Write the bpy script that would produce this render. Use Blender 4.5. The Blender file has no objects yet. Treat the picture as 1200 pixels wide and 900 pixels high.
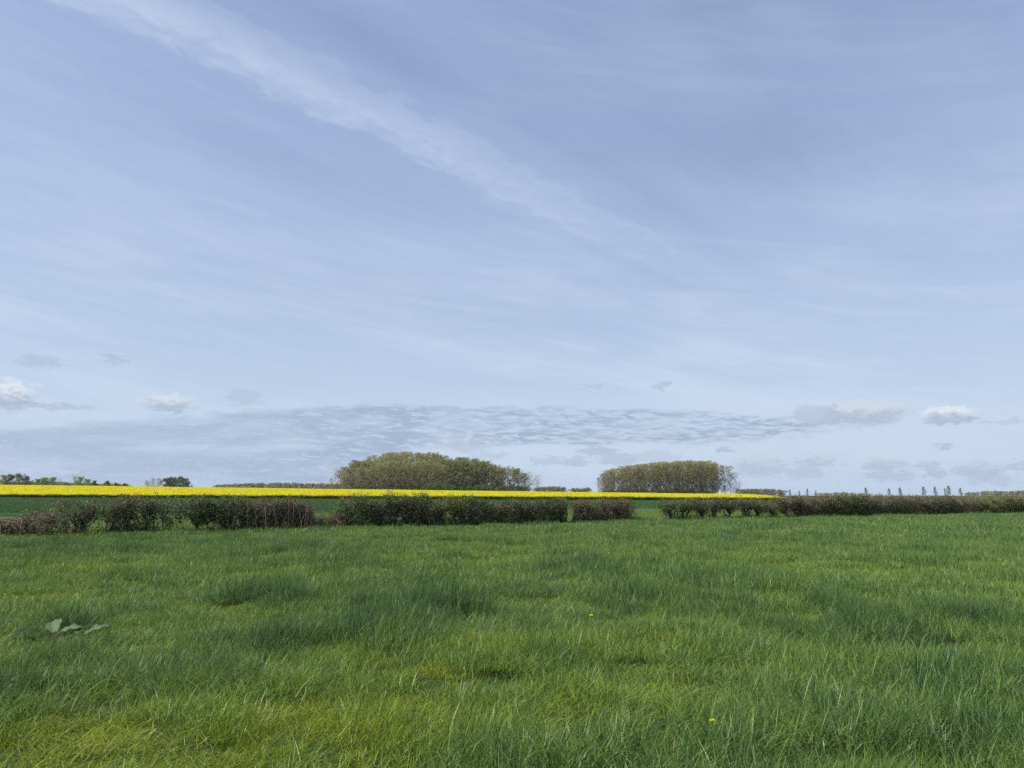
import bpy, math, random
import numpy as np
from mathutils import Vector

R = math.radians
rng = np.random.default_rng(7)
scene = bpy.context.scene
COL = scene.collection

# ------------------------------------------------------------------ camera
EYE = 1.6
FPX = 880.0                      # focal length in pixels of the 1200 x 900 photograph
HORIZON = 580.0
PITCH = math.atan((HORIZON - 450.0) / FPX)
cam_data = bpy.data.cameras.new('camera')
cam = bpy.data.objects.new('camera', cam_data)
COL.objects.link(cam)
cam.location = (0, 0, EYE)
cam.rotation_euler = (R(90) + PITCH, 0, 0)
cam_data.sensor_width = 36.0
cam_data.lens = 36.0 * FPX / 1200.0
cam_data.clip_start = 0.05
cam_data.clip_end = 12000
scene.camera = cam

SUN_AZ = R(-104)                  # clockwise from +Y
SUN_EL = R(47)
SKY_STRENGTH = 0.098
EXPOSURE = 0.4

# ------------------------------------------------------------------ colour management
scene.view_settings.view_transform = 'Standard'
scene.view_settings.look = 'None'
scene.view_settings.gamma = 1.0
scene.view_settings.exposure = EXPOSURE
scene.view_settings.use_curve_mapping = False
scene.render.engine = 'CYCLES'
scene.cycles.use_denoising = False
scene.cycles.max_bounces = 5
scene.cycles.diffuse_bounces = 2
scene.cycles.glossy_bounces = 2
scene.cycles.transmission_bounces = 3
scene.cycles.transparent_max_bounces = 4
scene.cycles.volume_bounces = 0
scene.cycles.caustics_reflective = False
scene.cycles.caustics_refractive = False


# ------------------------------------------------------------------ pixel helpers
def pix_dir(px, py):
    cx, cy = (px - 600.0) / FPX, (450.0 - py) / FPX
    c, s = math.cos(PITCH), math.sin(PITCH)
    d = np.array([cx, c - cy * s, s + cy * c])
    return d / np.linalg.norm(d)


def azel(px, py):
    d = pix_dir(px, py)
    return math.degrees(math.atan2(d[0], d[1])), math.degrees(math.asin(d[2]))


def at_ground(px, py, z=0.0):
    d = pix_dir(px, py)
    t = (z - EYE) / d[2]
    return np.array([d[0] * t, d[1] * t, z])


def at_depth(px, py, Y):
    d = pix_dir(px, py)
    t = Y / d[1]
    return np.array([d[0] * t, Y, EYE + d[2] * t])


# ------------------------------------------------------------------ world: sky and clouds
class NT:
    def __init__(self, tree):
        self.t = tree

    def n(self, kind, **kw):
        x = self.t.nodes.new(kind)
        for k, v in kw.items():
            setattr(x, k, v)
        return x

    def put(self, sock, v):
        if isinstance(v, bpy.types.NodeSocket):
            self.t.links.new(v, sock)
        else:
            sock.default_value = v

    def m(self, op, a, b=None, c=None, clamp=False):
        x = self.n('ShaderNodeMath', operation=op, use_clamp=clamp)
        self.put(x.inputs[0], a)
        if b is not None:
            self.put(x.inputs[1], b)
        if c is not None:
            self.put(x.inputs[2], c)
        return x.outputs[0]

    def step(self, v, lo, hi, a=0.0, b=1.0):
        x = self.n('ShaderNodeMapRange', interpolation_type='SMOOTHSTEP')
        self.put(x.inputs['Value'], v)
        self.put(x.inputs['From Min'], lo)
        self.put(x.inputs['From Max'], hi)
        self.put(x.inputs['To Min'], a)
        self.put(x.inputs['To Max'], b)
        return x.outputs[0]

    def xyz(self, x, y, z=0.0):
        c = self.n('ShaderNodeCombineXYZ')
        self.put(c.inputs[0], x); self.put(c.inputs[1], y); self.put(c.inputs[2], z)
        return c.outputs[0]

    def noise(self, vec, scale=1.0, detail=4.0, rough=0.55, dist=0.0):
        x = self.n('ShaderNodeTexNoise')
        self.put(x.inputs['Vector'], vec)
        x.inputs['Scale'].default_value = scale
        x.inputs['Detail'].default_value = detail
        x.inputs['Roughness'].default_value = rough
        x.inputs['Distortion'].default_value = dist
        return x.outputs['Fac']

    def mix(self, f, a, b):
        x = self.n('ShaderNodeMix', data_type='RGBA')
        self.put(x.inputs[0], f)
        self.put(x.inputs[6], a if isinstance(a, bpy.types.NodeSocket) else (*a, 1))
        self.put(x.inputs[7], b if isinstance(b, bpy.types.NodeSocket) else (*b, 1))
        return x.outputs[2]

    def curve(self, v, pts, lo, hi):
        """piecewise linear function of v on [lo, hi] through pts"""
        f = self.m('DIVIDE', self.m('SUBTRACT', v, lo), hi - lo, clamp=True)
        r = self.n('ShaderNodeFloatCurve')
        ys = [p[1] for p in pts]
        y0, y1 = min(ys) - 1e-3, max(ys) + 1e-3
        cv = r.mapping.curves[0]
        q = [((x - lo) / (hi - lo), (y - y0) / (y1 - y0)) for x, y in pts]
        cv.points[0].location = q[0]
        cv.points[1].location = q[-1]
        for p in q[1:-1]:
            cv.points.new(*p)
        r.mapping.update()
        self.put(r.inputs['Value'], f)
        return self.m('MULTIPLY_ADD', r.outputs[0], y1 - y0, y0)


def build_world():
    w = bpy.data.worlds.new('World')
    scene.world = w
    w.use_nodes = True
    w.cycles.sampling_method = 'MANUAL'
    w.cycles.sample_map_resolution = 256
    w.node_tree.nodes.clear()
    k = NT(w.node_tree)
    out = k.n('ShaderNodeOutputWorld')
    bg = k.n('ShaderNodeBackground')
    bg.inputs['Strength'].default_value = SKY_STRENGTH
    k.t.links.new(bg.outputs[0], out.inputs[0])
    sky = k.n('ShaderNodeTexSky', sky_type='NISHITA')
    sky.sun_disc = False
    sky.sun_elevation = SUN_EL
    sky.sun_rotation = SUN_AZ
    sky.altitude = 60
    sky.air_density = 1.0
    sky.dust_density = 1.2
    sky.ozone_density = 1.0

    def C(r, g, b):                # a cloud colour as it shows, per unit of sky strength
        q = SKY_STRENGTH * 2 ** EXPOSURE
        return (r / q, g / q, b / q)

    tc = k.n('ShaderNodeTexCoord')
    sp = k.n('ShaderNodeSeparateXYZ')
    k.t.links.new(tc.outputs['Generated'], sp.inputs[0])
    x, y, z = sp.outputs
    az = k.m('MULTIPLY', k.m('ARCTAN2', x, y), 180 / math.pi)
    el = k.m('MULTIPLY', k.m('ARCSINE', z), 180 / math.pi)
    zp = k.m('MAXIMUM', z, 0.004)
    u = k.m('DIVIDE', x, zp)       # where the line of sight meets a level cloud layer
    v = k.m('DIVIDE', y, zp)

    # --- the thin veil of ice cloud, with streaks along the wind
    a0 = pix_dir(150, 0); a1 = pix_dir(930, 374)
    p0 = np.array([a0[0] / a0[2], a0[1] / a0[2]]); p1 = np.array([a1[0] / a1[2], a1[1] / a1[2]])
    d = (p1 - p0) / np.linalg.norm(p1 - p0)
    nrm = np.array([d[1], -d[0]])
    al = k.m('ADD', k.m('MULTIPLY', k.m('SUBTRACT', u, p0[0]), d[0]), k.m('MULTIPLY', k.m('SUBTRACT', v, p0[1]), d[1]))
    ac = k.m('ADD', k.m('MULTIPLY', k.m('SUBTRACT', u, p0[0]), nrm[0]), k.m('MULTIPLY', k.m('SUBTRACT', v, p0[1]), nrm[1]))
    big = k.noise(k.xyz(k.m('MULTIPLY', u, 0.55), k.m('MULTIPLY', v, 0.55), 3.1), 1.0, 3, 0.5)
    streak = k.noise(k.xyz(k.m('MULTIPLY', al, 0.42), k.m('MULTIPLY', ac, 1.9), 7.7), 1.0, 6, 0.55, 0.5)
    fine = k.noise(k.xyz(k.m('MULTIPLY', al, 0.9), k.m('MULTIPLY', ac, 6.0), 1.7), 1.0, 7, 0.62, 0.6)

    def blob(px, py, rx, ry, rot=0.0, soft=0.0, A=None, E=None):
        A = az if A is None else A; E = el if E is None else E
        a, e = azel(px, py)
        a2, e2 = azel(px + rx, py); ra = abs(a2 - a)
        a3, e3 = azel(px, py - ry); re = abs(e3 - e)
        dx = k.m('SUBTRACT', A, a); dy = k.m('SUBTRACT', E, e)
        if rot:
            c, s = math.cos(rot), math.sin(rot)
            dx, dy = (k.m('ADD', k.m('MULTIPLY', dx, c), k.m('MULTIPLY', dy, s)),
                      k.m('SUBTRACT', k.m('MULTIPLY', dy, c), k.m('MULTIPLY', dx, s)))
        qx = k.m('DIVIDE', dx, ra); qy = k.m('DIVIDE', dy, re)
        r2 = k.m('ADD', k.m('MULTIPLY', qx, qx), k.m('MULTIPLY', qy, qy))
        return k.m('SQRT', r2), qy

    clear = None
    for (px, py, rx, ry, rot, amt) in [(860, 185, 470, 120, -0.12, 0.95), (450, 60, 260, 60, -0.35, 0.7),
                                       (330, 190, 330, 50, -0.30, 0.55), (640, 130, 260, 80, -0.3, 0.45),
                                       (420, 330, 330, 34, -0.05, 0.35)]:
        rr, _ = blob(px, py, rx, ry, rot)
        mk = k.step(rr, 1.0, 0.0, 0.0, amt)
        clear = mk if clear is None else k.m('MAXIMUM', clear, mk)
    tau = k.m('ADD', 0.46, k.m('MULTIPLY', k.m('SUBTRACT', big, 0.5), 0.30))
    tau = k.m('ADD', tau, k.m('MULTIPLY', k.m('SUBTRACT', streak, 0.5), 0.42))
    tau = k.m('ADD', tau, k.m('MULTIPLY', k.m('SUBTRACT', fine, 0.5), 0.24))
    tau = k.m('SUBTRACT', tau, k.m('MULTIPLY', clear, 0.19))
    tau = k.m('MAXIMUM', tau, 0.03)
    op = k.m('SUBTRACT', 1.0, k.m('EXPONENT', k.m('MULTIPLY', k.m('DIVIDE', tau, k.m('ADD', k.m('MAXIMUM', z, 0.0), 0.10)), -1.0)))
    lift = k.mix(k.step(z, 0.0, 0.62), C(0.535, 0.658, 0.835), C(0.435, 0.55, 0.835))
    col = k.mix(op, sky.outputs[0], lift)
    # broad milky bands and fibres where the veil is thicker
    tilt = k.m('ADD', el, k.m('MULTIPLY', az, 0.16))
    b1 = k.noise(k.xyz(k.m('MULTIPLY', az, 0.035), k.m('MULTIPLY', tilt, 0.17), 14.0), 1.0, 5, 0.55, 0.5)
    b2 = k.noise(k.xyz(k.m('MULTIPLY', az, 0.10), k.m('MULTIPLY', tilt, 0.75), 31.0), 1.0, 6, 0.6, 0.9)
    milk = k.m('MULTIPLY', k.step(k.m('ADD', k.m('MULTIPLY', b1, 0.68), k.m('MULTIPLY', b2, 0.32)), 0.42, 0.66), k.m('SUBTRACT', 1.0, k.m('MULTIPLY', clear, 0.75)))
    milk = k.m('MULTIPLY', milk, k.m('MULTIPLY', k.step(el, 0.0, 6.0, 0.6, 1.0), k.step(el, 8.0, 24.0, 0.66, 0.14)))
    col = k.mix(milk, col, C(0.615, 0.730, 0.890))
    pale = k.m('MULTIPLY', k.m('MULTIPLY', k.step(el, 0.6, 3.2), k.step(el, 8.5, 4.0)), k.step(az, -26.0, 6.0, 0.25, 0.62))
    col = k.mix(pale, col, C(0.600, 0.710, 0.850))

    # --- the old vapour trail, spread into two ragged strands
    wob = k.noise(k.xyz(k.m('MULTIPLY', al, 0.8), 0.0, 4.0), 1.0, 3, 0.5)
    rag = k.noise(k.xyz(k.m('MULTIPLY', al, 9.0), k.m('MULTIPLY', ac, 15.0), 9.0), 1.0, 6, 0.62, 0.4)
    off = k.m('ADD', k.m('MULTIPLY', k.m('SUBTRACT', wob, 0.5), 0.20), k.m('MULTIPLY', k.m('SUBTRACT', rag, 0.5), 0.22))
    acw = k.m('ADD', ac, off)
    L = float(np.linalg.norm(p1 - p0))
    t = k.m('DIVIDE', al, L)
    body = k.m('MULTIPLY', k.step(k.m('ABSOLUTE', k.m('ADD', acw, 0.0)), 0.15, 0.0), 1.0)
    s1 = k.step(k.m('ABSOLUTE', k.m('ADD', acw, 0.075)), 0.06, 0.0)
    s2 = k.step(k.m('ABSOLUTE', k.m('SUBTRACT', acw, 0.085)), 0.055, 0.0)
    body = k.m('MAXIMUM', k.m('MULTIPLY', body, k.step(t, 0.55, 0.02, 0.30, 1.0)), k.m('MAXIMUM', k.m('MULTIPLY', s1, 0.55), k.m('MULTIPLY', s2, 0.45)))
    fade = k.m('MULTIPLY', k.step(t, 1.05, 0.12, 0.0, 1.0), k.step(t, -1.2, -0.1, 0.2, 1.0))
    trail = k.m('MULTIPLY', k.m('MULTIPLY', body, fade), k.m('MULTIPLY_ADD', rag, 1.3, 0.0), clamp=True)
    col = k.mix(k.m('MULTIPLY', trail, 0.62), col, C(0.65, 0.755, 0.915))

    # --- ripples of altocumulus low over the land
    wa = k.noise(k.xyz(k.m('MULTIPLY', az, 0.25), k.m('MULTIPLY', el, 0.8), 2.0), 1.0, 4, 0.6)
    top = k.curve(az, [(azel(p, q)[0], azel(p, q)[1]) for p, q in
                       ((-60, 500), (60, 495), (160, 487), (300, 480), (480, 474), (700, 478), (880, 484), (960, 493), (1000, 500), (1260, 512))], -45, 45)
    bot = k.curve(az, [(azel(p, q)[0], azel(p, q)[1]) for p, q in
                       ((-60, 590), (300, 585), (420, 545), (560, 522), (700, 520), (850, 518), (930, 512), (1000, 506), (1260, 513))], -45, 45)
    elw = k.m('ADD', el, k.m('MULTIPLY', k.m('SUBTRACT', wa, 0.5), 1.5))
    band = k.m('MULTIPLY', k.step(k.m('SUBTRACT', top, elw), -0.10, k.step(az, -30.0, -8.0, 0.75, 0.30)), k.step(k.m('SUBTRACT', elw, bot), -0.3, 0.35))
    rip = k.noise(k.xyz(k.m('MULTIPLY', az, 0.75), k.m('MULTIPLY', k.m('ADD', el, k.m('MULTIPLY', az, 0.02)), 4.2), 5.0), 1.0, 5, 0.62, 0.6)
    brk = k.step(az, -22.0, 10.0, 0.34, 0.43)
    cells = k.step(rip, k.m('SUBTRACT', brk, 0.02), k.m('ADD', brk, 0.15))
    acm = k.m('MULTIPLY', band, k.m('MULTIPLY_ADD', cells, k.step(az, -26.0, -8.0, 0.16, 0.66), k.step(az, -26.0, -8.0, 0.44, 0.14)))
    acm = k.m('MULTIPLY', acm, k.step(az, 27.0, 20.0, 0.0, 1.0))
    pat = k.noise(k.xyz(k.m('MULTIPLY', az, 0.16), k.m('MULTIPLY', el, 0.8), 41.0), 1.0, 4, 0.6, 0.5)
    acm = k.m('MULTIPLY', acm, k.step(pat, 0.30, 0.62, 0.40, 1.15), clamp=True)
    col = k.mix(acm, col, C(0.355, 0.455, 0.615))

    # --- small fair-weather clouds
    wx = k.noise(k.xyz(k.m('MULTIPLY', az, 1.1), k.m('MULTIPLY', el, 2.6), 11.0), 1.0, 6, 0.66)
    wy = k.noise(k.xyz(k.m('MULTIPLY', az, 1.1), k.m('MULTIPLY', el, 2.6), 23.0), 1.0, 6, 0.66)
    AZW = k.m('ADD', az, k.m('MULTIPLY', k.m('SUBTRACT', wx, 0.5), 3.8))
    ELW = k.m('ADD', el, k.m('MULTIPLY', k.m('SUBTRACT', wy, 0.5), 1.6))
    puffs = [(14, 463, 30, 20, .9, .9), (198, 473, 34, 12, .75, .7), (288, 465, 26, 10, .45, .05), (48, 424, 30, 9, .35, 0), (134, 421, 20, 6, .45, 0),
             (62, 476, 52, 4, .45, 0), (1012, 484, 56, 17, .75, .60), (1112, 487, 36, 12, .85, .95), (958, 487, 36, 13, .55, .05),
             (1106, 524, 11, 4, .55, 0), (890, 545, 36, 14, .6, .4), (957, 540, 30, 8, .6, .3), (1037, 544, 28, 8, .65, .3), (1083, 546, 20, 6, .6, .2),
             (1147, 549, 38, 11, .65, .35), (940, 554, 26, 8, .4, 0), (1042, 557, 34, 7, .45, 0), (1095, 555, 12, 5, .5, 0), (1165, 563, 36, 7, .35, 0),
             (1194, 545, 14, 7, .45, 0), (702, 529, 24, 6, .55, 0), (675, 541, 20, 6, .5, 0), (724, 539, 28, 8, .5, 0), (640, 541, 22, 7, .4, 0),
             (768, 536, 30, 9, .4, .1), (850, 527, 14, 4, .55, 0), (698, 453, 14, 4, .3, 0), (775, 452, 11, 6, .45, 0), (76, 557, 20, 6, .3, .7),
             (550, 524, 26, 7, .4, 0), (575, 534, 22, 5, .35, 0), (2, 526, 12, 10, .4, .5), (1180, 494, 34, 4, .3, 0),
             (1260, 480, 40, 14, .7, .6), (-60, 520, 40, 10, .5, .3), (1300, 545, 50, 10, .6, 0)]
    for (px, py, rx, ry, o, wh) in puffs:
        rr, qy = blob(px, py, rx, ry, 0.0, A=AZW, E=ELW)
        mk = k.step(rr, 1.15, 0.62, 0.0, min(0.95, o * 1.1))
        if wh > 0.0:
            cc = k.mix(k.m('MULTIPLY', k.step(k.m('MULTIPLY_ADD', k.m('SUBTRACT', wx, 0.5), 2.0, qy), -0.5, 0.7), wh), C(0.43, 0.51, 0.64), C(0.80, 0.86, 0.93))
        else:
            cc = C(0.395, 0.478, 0.622)
        col = k.mix(mk, col, cc)
    k.t.links.new(col, bg.inputs['Color'])


build_world()

# ------------------------------------------------------------------ sun
sun_data = bpy.data.lights.new('sun', 'SUN')
sun_data.energy = 4.9
sun_data.angle = R(1.5)
sun_data.color = (1.0, 0.95, 0.87)
sun = bpy.data.objects.new('sun', sun_data)
COL.objects.link(sun)
sdir = Vector((math.sin(SUN_AZ) * math.cos(SUN_EL), math.cos(SUN_AZ) * math.cos(SUN_EL), math.sin(SUN_EL)))
sun.rotation_euler = sdir.to_track_quat('Z', 'Y').to_euler()
sun.location = sdir * 60


# ------------------------------------------------------------------ numpy helpers
def vnoise(x, y, scale, seed=0):
    """smooth value noise in 0..1 (numpy, two octaves)"""
    def one(x, y, s):
        xi = np.floor(x).astype(np.int64); yi = np.floor(y).astype(np.int64)
        fx = x - xi; fy = y - yi
        fx = fx * fx * (3 - 2 * fx); fy = fy * fy * (3 - 2 * fy)

        def h(a, b):
            n = (a * 374761393 + b * 668265263 + s * 2147483647) & 0xffffffff
            n = ((n ^ (n >> 13)) * 1274126177) & 0xffffffff
            return ((n ^ (n >> 16)) & 0xffff) / 65535.0
        a = h(xi, yi); b = h(xi + 1, yi); c = h(xi, yi + 1); d_ = h(xi + 1, yi + 1)
        return (a * (1 - fx) + b * fx) * (1 - fy) + (c * (1 - fx) + d_ * fx) * fy
    x = np.asarray(x, float) / scale; y = np.asarray(y, float) / scale
    return 0.68 * one(x, y, seed) + 0.32 * one(x * 2.17 + 5.3, y * 2.17 + 1.9, seed + 17)


def sstep(v, a, b):
    t = np.clip((np.asarray(v, float) - a) / (b - a), 0, 1)
    return t * t * (3 - 2 * t)


def ground_z(x, y):
    x = np.asarray(x, float); y = np.asarray(y, float)
    z = -0.5 * sstep(y, 75, 180)
    rise = np.clip(2.25 - 0.0128 * x, -0.3, 7.5)
    z = z + sstep(y, 120, 340) * rise
    z = z - np.clip((y - 345) * 0.012, 0, 2.6) * sstep(rise, 0.0, 1.0)
    r = np.hypot(x, y)
    z = z + (vnoise(x, y, 6.0, 3) - 0.5) * 0.10 * sstep(r, 3, 9) * (1 - sstep(r, 60, 90))
    return z


def build_mesh(name, V, faces, colors=None, smooth=False):
    """V (n,3); faces: list of (m,k) int arrays; colors (n,3) point colours"""
    me = bpy.data.meshes.new(name)
    V = np.ascontiguousarray(V, dtype=np.float32)
    faces = [np.asarray(f, dtype=np.int32) for f in faces if len(f)]
    me.vertices.add(len(V))
    me.vertices.foreach_set('co', V.ravel())
    if faces:
        tot = np.concatenate([np.full(len(f), f.shape[1], np.int32) for f in faces])
        idx = np.concatenate([f.ravel() for f in faces])
        me.loops.add(len(idx))
        me.loops.foreach_set('vertex_index', idx)
        me.polygons.add(len(tot))
        me.polygons.foreach_set('loop_start', np.concatenate([[0], np.cumsum(tot)[:-1]]).astype(np.int32))
        me.polygons.foreach_set('loop_total', tot)
        if smooth:
            me.polygons.foreach_set('use_smooth', np.ones(len(tot), bool))
    if colors is not None:
        a = me.attributes.new('Col', 'FLOAT_COLOR', 'POINT')
        c = np.ones((len(V), 4), np.float32); c[:, :3] = colors
        a.data.foreach_set('color', c.ravel())
    me.update(calc_edges=True)
    me.validate()
    return me


class Soup:
    """collects pieces of geometry with point colours"""
    def __init__(self):
        self.V = []; self.Q = []; self.T = []; self.C = []; self.n = 0

    def add(self, V, Q=None, T=None, C=(1, 1, 1)):
        V = np.asarray(V, float).reshape(-1, 3)
        self.V.append(V)
        C = np.asarray(C, float)
        self.C.append(np.broadcast_to(C, V.shape) if C.ndim == 1 else C)
        if Q is not None and len(Q):
            self.Q.append(np.asarray(Q) + self.n)
        if T is not None and len(T):
            self.T.append(np.asarray(T) + self.n)
        self.n += len(V)

    def tube(self, pts, rad, sides=4, C=(1, 1, 1), cap=False):
        pts = np.asarray(pts, float); rad = np.broadcast_to(np.asarray(rad, float), (len(pts),))
        n = len(pts)
        tan = np.gradient(pts, axis=0)
        tan /= np.linalg.norm(tan, axis=1, keepdims=True) + 1e-9
        ref = np.array([0.0, 0.0, 1.0]) if abs(tan[0][2]) < 0.85 else np.array([1.0, 0.0, 0.0])
        a = np.cross(tan, ref); a /= np.linalg.norm(a, axis=1, keepdims=True) + 1e-9
        b = np.cross(tan, a)
        th = np.arange(sides) * 2 * np.pi / sides
        V = (pts[:, None, :] + rad[:, None, None] * (np.cos(th)[None, :, None] * a[:, None, :] + np.sin(th)[None, :, None] * b[:, None, :]))
        i, j = np.meshgrid(np.arange(n - 1), np.arange(sides), indexing='ij')
        j2 = (j + 1) % sides
        Q = np.stack([i * sides + j, i * sides + j2, (i + 1) * sides + j2, (i + 1) * sides + j], -1).reshape(-1, 4)
        self.add(V.reshape(-1, 3), Q=Q, C=C)

    def sticks(self, A, B, r0, r1, C):
        """many three-sided twigs from A to B (n,3) at once; C (n,3)"""
        A = np.asarray(A, float); B = np.asarray(B, float); n = len(A)
        if n == 0:
            return
        t = B - A; t /= np.linalg.norm(t, axis=1, keepdims=True) + 1e-9
        ref = np.where(np.abs(t[:, 2:3]) < 0.85, np.array([[0, 0, 1.0]]), np.array([[1.0, 0, 0]]))
        a = np.cross(t, ref); a /= np.linalg.norm(a, axis=1, keepdims=True) + 1e-9
        b = np.cross(t, a)
        r0 = np.broadcast_to(np.asarray(r0, float), (n,))[:, None, None]; r1 = np.broadcast_to(np.asarray(r1, float), (n,))[:, None, None]
        th = np.arange(3) * 2 * np.pi / 3
        ring = np.cos(th)[None, :, None] * a[:, None, :] + np.sin(th)[None, :, None] * b[:, None, :]
        V = np.concatenate([A[:, None, :] + r0 * ring, B[:, None, :] + r1 * ring], 1)
        base = (np.arange(n) * 6)[:, None, None]
        q = np.array([[0, 1, 4, 3], [1, 2, 5, 4], [2, 0, 3, 5]])[None]
        C = np.broadcast_to(np.asarray(C, float), (n, 3))
        self.add(V.reshape(-1, 3), Q=(base + q).reshape(-1, 4), C=np.repeat(C, 6, axis=0))

    def leaves(self, P, size, C, g, aspect=0.6, up=0.0):
        """many small four-cornered leaves, randomly turned; P (n,3), C (n,3)"""
        P = np.asarray(P, float); n = len(P)
        if n == 0:
            return
        d = g.normal(size=(n, 3)); d[:, 2] += up
        d /= np.linalg.norm(d, axis=1, keepdims=True)
        e = np.cross(d, g.normal(size=(n, 3))); e /= np.linalg.norm(e, axis=1, keepdims=True) + 1e-9
        f = np.cross(d, e)
        s = np.broadcast_to(np.asarray(size, float), (n,))[:, None]
        V = np.stack([P - d * s * 0.5, P + e * s * aspect * 0.5 + f * s * 0.08, P + d * s * 0.5, P - e * s * aspect * 0.5 + f * s * 0.08], 1)
        Q = (np.arange(n) * 4)[:, None] + np.arange(4)[None]
        C = np.broadcast_to(np.asarray(C, float), (n, 3))
        self.add(V.reshape(-1, 3), Q=Q, C=np.repeat(C, 4, axis=0))

    def arrays(self):
        return (np.concatenate(self.V), (np.concatenate(self.Q) if self.Q else np.zeros((0, 4), int)),
                (np.concatenate(self.T) if self.T else np.zeros((0, 3), int)), np.concatenate(self.C))

    def mesh(self, name, mat=None, smooth=False):
        V, Q, T, C = self.arrays()
        me = build_mesh(name, V, [Q, T], C, smooth)
        if mat:
            me.materials.append(mat)
        return me


# ------------------------------------------------------------------ object helpers
def obj(name, me, parent=None, mat=None, loc=None):
    o = bpy.data.objects.new(name, me)
    COL.objects.link(o)
    if parent:
        o.parent = parent
    if mat and me is not None and not me.materials:
        me.materials.append(mat)
    if loc is not None:
        o.location = loc
    return o


def thing(name, label, cat, loc=(0, 0, 0), rz=0.0, group=None):
    o = bpy.data.objects.new(name, None)
    COL.objects.link(o)
    o.empty_display_size = 0.3
    o.location = loc
    o.rotation_euler = (0, 0, rz)
    o['label'] = label; o['category'] = cat
    if group:
        o['group'] = group
    return o


# ------------------------------------------------------------------ materials
def leafy(name, rough=0.5, spec=0.35, trans=0.3, vary=0.12, gain=1.0):
    """vegetation whose colour comes from the 'Col' attribute, partly translucent"""
    m = bpy.data.materials.new(name); m.use_nodes = True
    k = NT(m.node_tree); m.node_tree.nodes.clear()
    out = k.n('ShaderNodeOutputMaterial')
    at = k.n('ShaderNodeAttribute', attribute_name='Col')
    oi = k.n('ShaderNodeObjectInfo')
    hs = k.n('ShaderNodeHueSaturation')
    k.put(hs.inputs['Color'], at.outputs['Color'])
    k.put(hs.inputs['Value'], k.m('MULTIPLY_ADD', oi.outputs['Random'], vary * 2, gain - vary))
    k.put(hs.inputs['Hue'], k.m('MULTIPLY_ADD', oi.outputs['Random'], 0.02, 0.49))
    p = k.n('ShaderNodeBsdfPrincipled')
    p.inputs['Roughness'].default_value = rough
    p.inputs['Specular IOR Level'].default_value = spec
    k.put(p.inputs['Base Color'], hs.outputs[0])
    if trans > 0:
        tr = k.n('ShaderNodeBsdfTranslucent')
        k.put(tr.inputs['Color'], hs.outputs[0])
        mx = k.n('ShaderNodeMixShader')
        mx.inputs[0].default_value = trans
        k.t.links.new(p.outputs[0], mx.inputs[1]); k.t.links.new(tr.outputs[0], mx.inputs[2])
        k.t.links.new(mx.outputs[0], out.inputs[0])
    else:
        k.t.links.new(p.outputs[0], out.inputs[0])
    return m


def grass_mat():
    m = bpy.data.materials.new('grass_blade'); m.use_nodes = True
    k = NT(m.node_tree); m.node_tree.nodes.clear()
    out = k.n('ShaderNodeOutputMaterial')
    tone = k.n('ShaderNodeAttribute', attribute_name='tone', attribute_type='INSTANCER').outputs['Fac']
    at = k.n('ShaderNodeAttribute', attribute_name='Col')
    sp = k.n('ShaderNodeSeparateColor')
    k.t.links.new(at.outputs['Color'], sp.inputs[0])
    along, rnd, dry = sp.outputs
    f = k.m('ADD', tone, k.m('MULTIPLY', k.m('SUBTRACT', rnd, 0.5), 0.5), clamp=True)
    r = k.n('ShaderNodeValToRGB')
    e = r.color_ramp.elements
    e[0].position = 0.0; e[0].color = (*GRASS[0], 1)
    e[1].position = 1.0; e[1].color = (*GRASS[3], 1)
    q = e.new(0.33); q.color = (*GRASS[1], 1)
    q = e.new(0.66); q.color = (*GRASS[2], 1)
    k.put(r.inputs[0], f)
    hv = k.n('ShaderNodeHueSaturation')
    k.put(hv.inputs['Color'], r.outputs[0])
    k.put(hv.inputs['Value'], k.m('MULTIPLY_ADD', k.m('FRACT', k.m('MULTIPLY', rnd, 7.31)), 0.75, 0.66))
    c = k.mix(k.m('MULTIPLY', dry, 0.85), hv.outputs[0], (0.34, 0.38, 0.18))  # pale dry blades; the pale colour also paints in gleams on the grass
    p = k.n('ShaderNodeBsdfPrincipled')
    p.inputs['Roughness'].default_value = 0.42
    p.inputs['Specular IOR Level'].default_value = 0.3
    k.put(p.inputs['Base Color'], c)
    tr = k.n('ShaderNodeBsdfTranslucent')
    k.put(tr.inputs['Color'], c)
    mx = k.n('ShaderNodeMixShader'); mx.inputs[0].default_value = 0.33
    k.t.links.new(p.outputs[0], mx.inputs[1]); k.t.links.new(tr.outputs[0], mx.inputs[2])
    k.t.links.new(mx.outputs[0], out.inputs[0])
    return m


GRASS = [(0.245, 0.285, 0.016), (0.176, 0.262, 0.036), (0.122, 0.212, 0.057), (0.044, 0.100, 0.030)]


def ground_mat(name, c1, c2, scale, bump=0.3, rough=0.9):
    m = bpy.data.materials.new(name); m.use_nodes = True
    k = NT(m.node_tree); m.node_tree.nodes.clear()
    out = k.n('ShaderNodeOutputMaterial')
    ge = k.n('ShaderNodeNewGeometry')
    n1 = k.noise(ge.outputs['Position'], scale, 6, 0.6)
    n2 = k.noise(ge.outputs['Position'], scale * 0.07, 3, 0.5)
    f = k.m('ADD', k.m('MULTIPLY', n1, 0.6), k.m('MULTIPLY', n2, 0.4))
    c = k.mix(k.step(f, 0.32, 0.68), c1, c2)
    p = k.n('ShaderNodeBsdfPrincipled')
    p.inputs['Roughness'].default_value = rough
    p.inputs['Specular IOR Level'].default_value = 0.0
    k.put(p.inputs['Base Color'], c)
    b = k.n('ShaderNodeBump'); b.inputs['Strength'].default_value = bump; b.inputs['Distance'].default_value = 0.1
    k.put(b.inputs['Height'], n1)
    k.t.links.new(b.outputs[0], p.inputs['Normal'])
    k.t.links.new(p.outputs[0], out.inputs[0])
    return m


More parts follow.
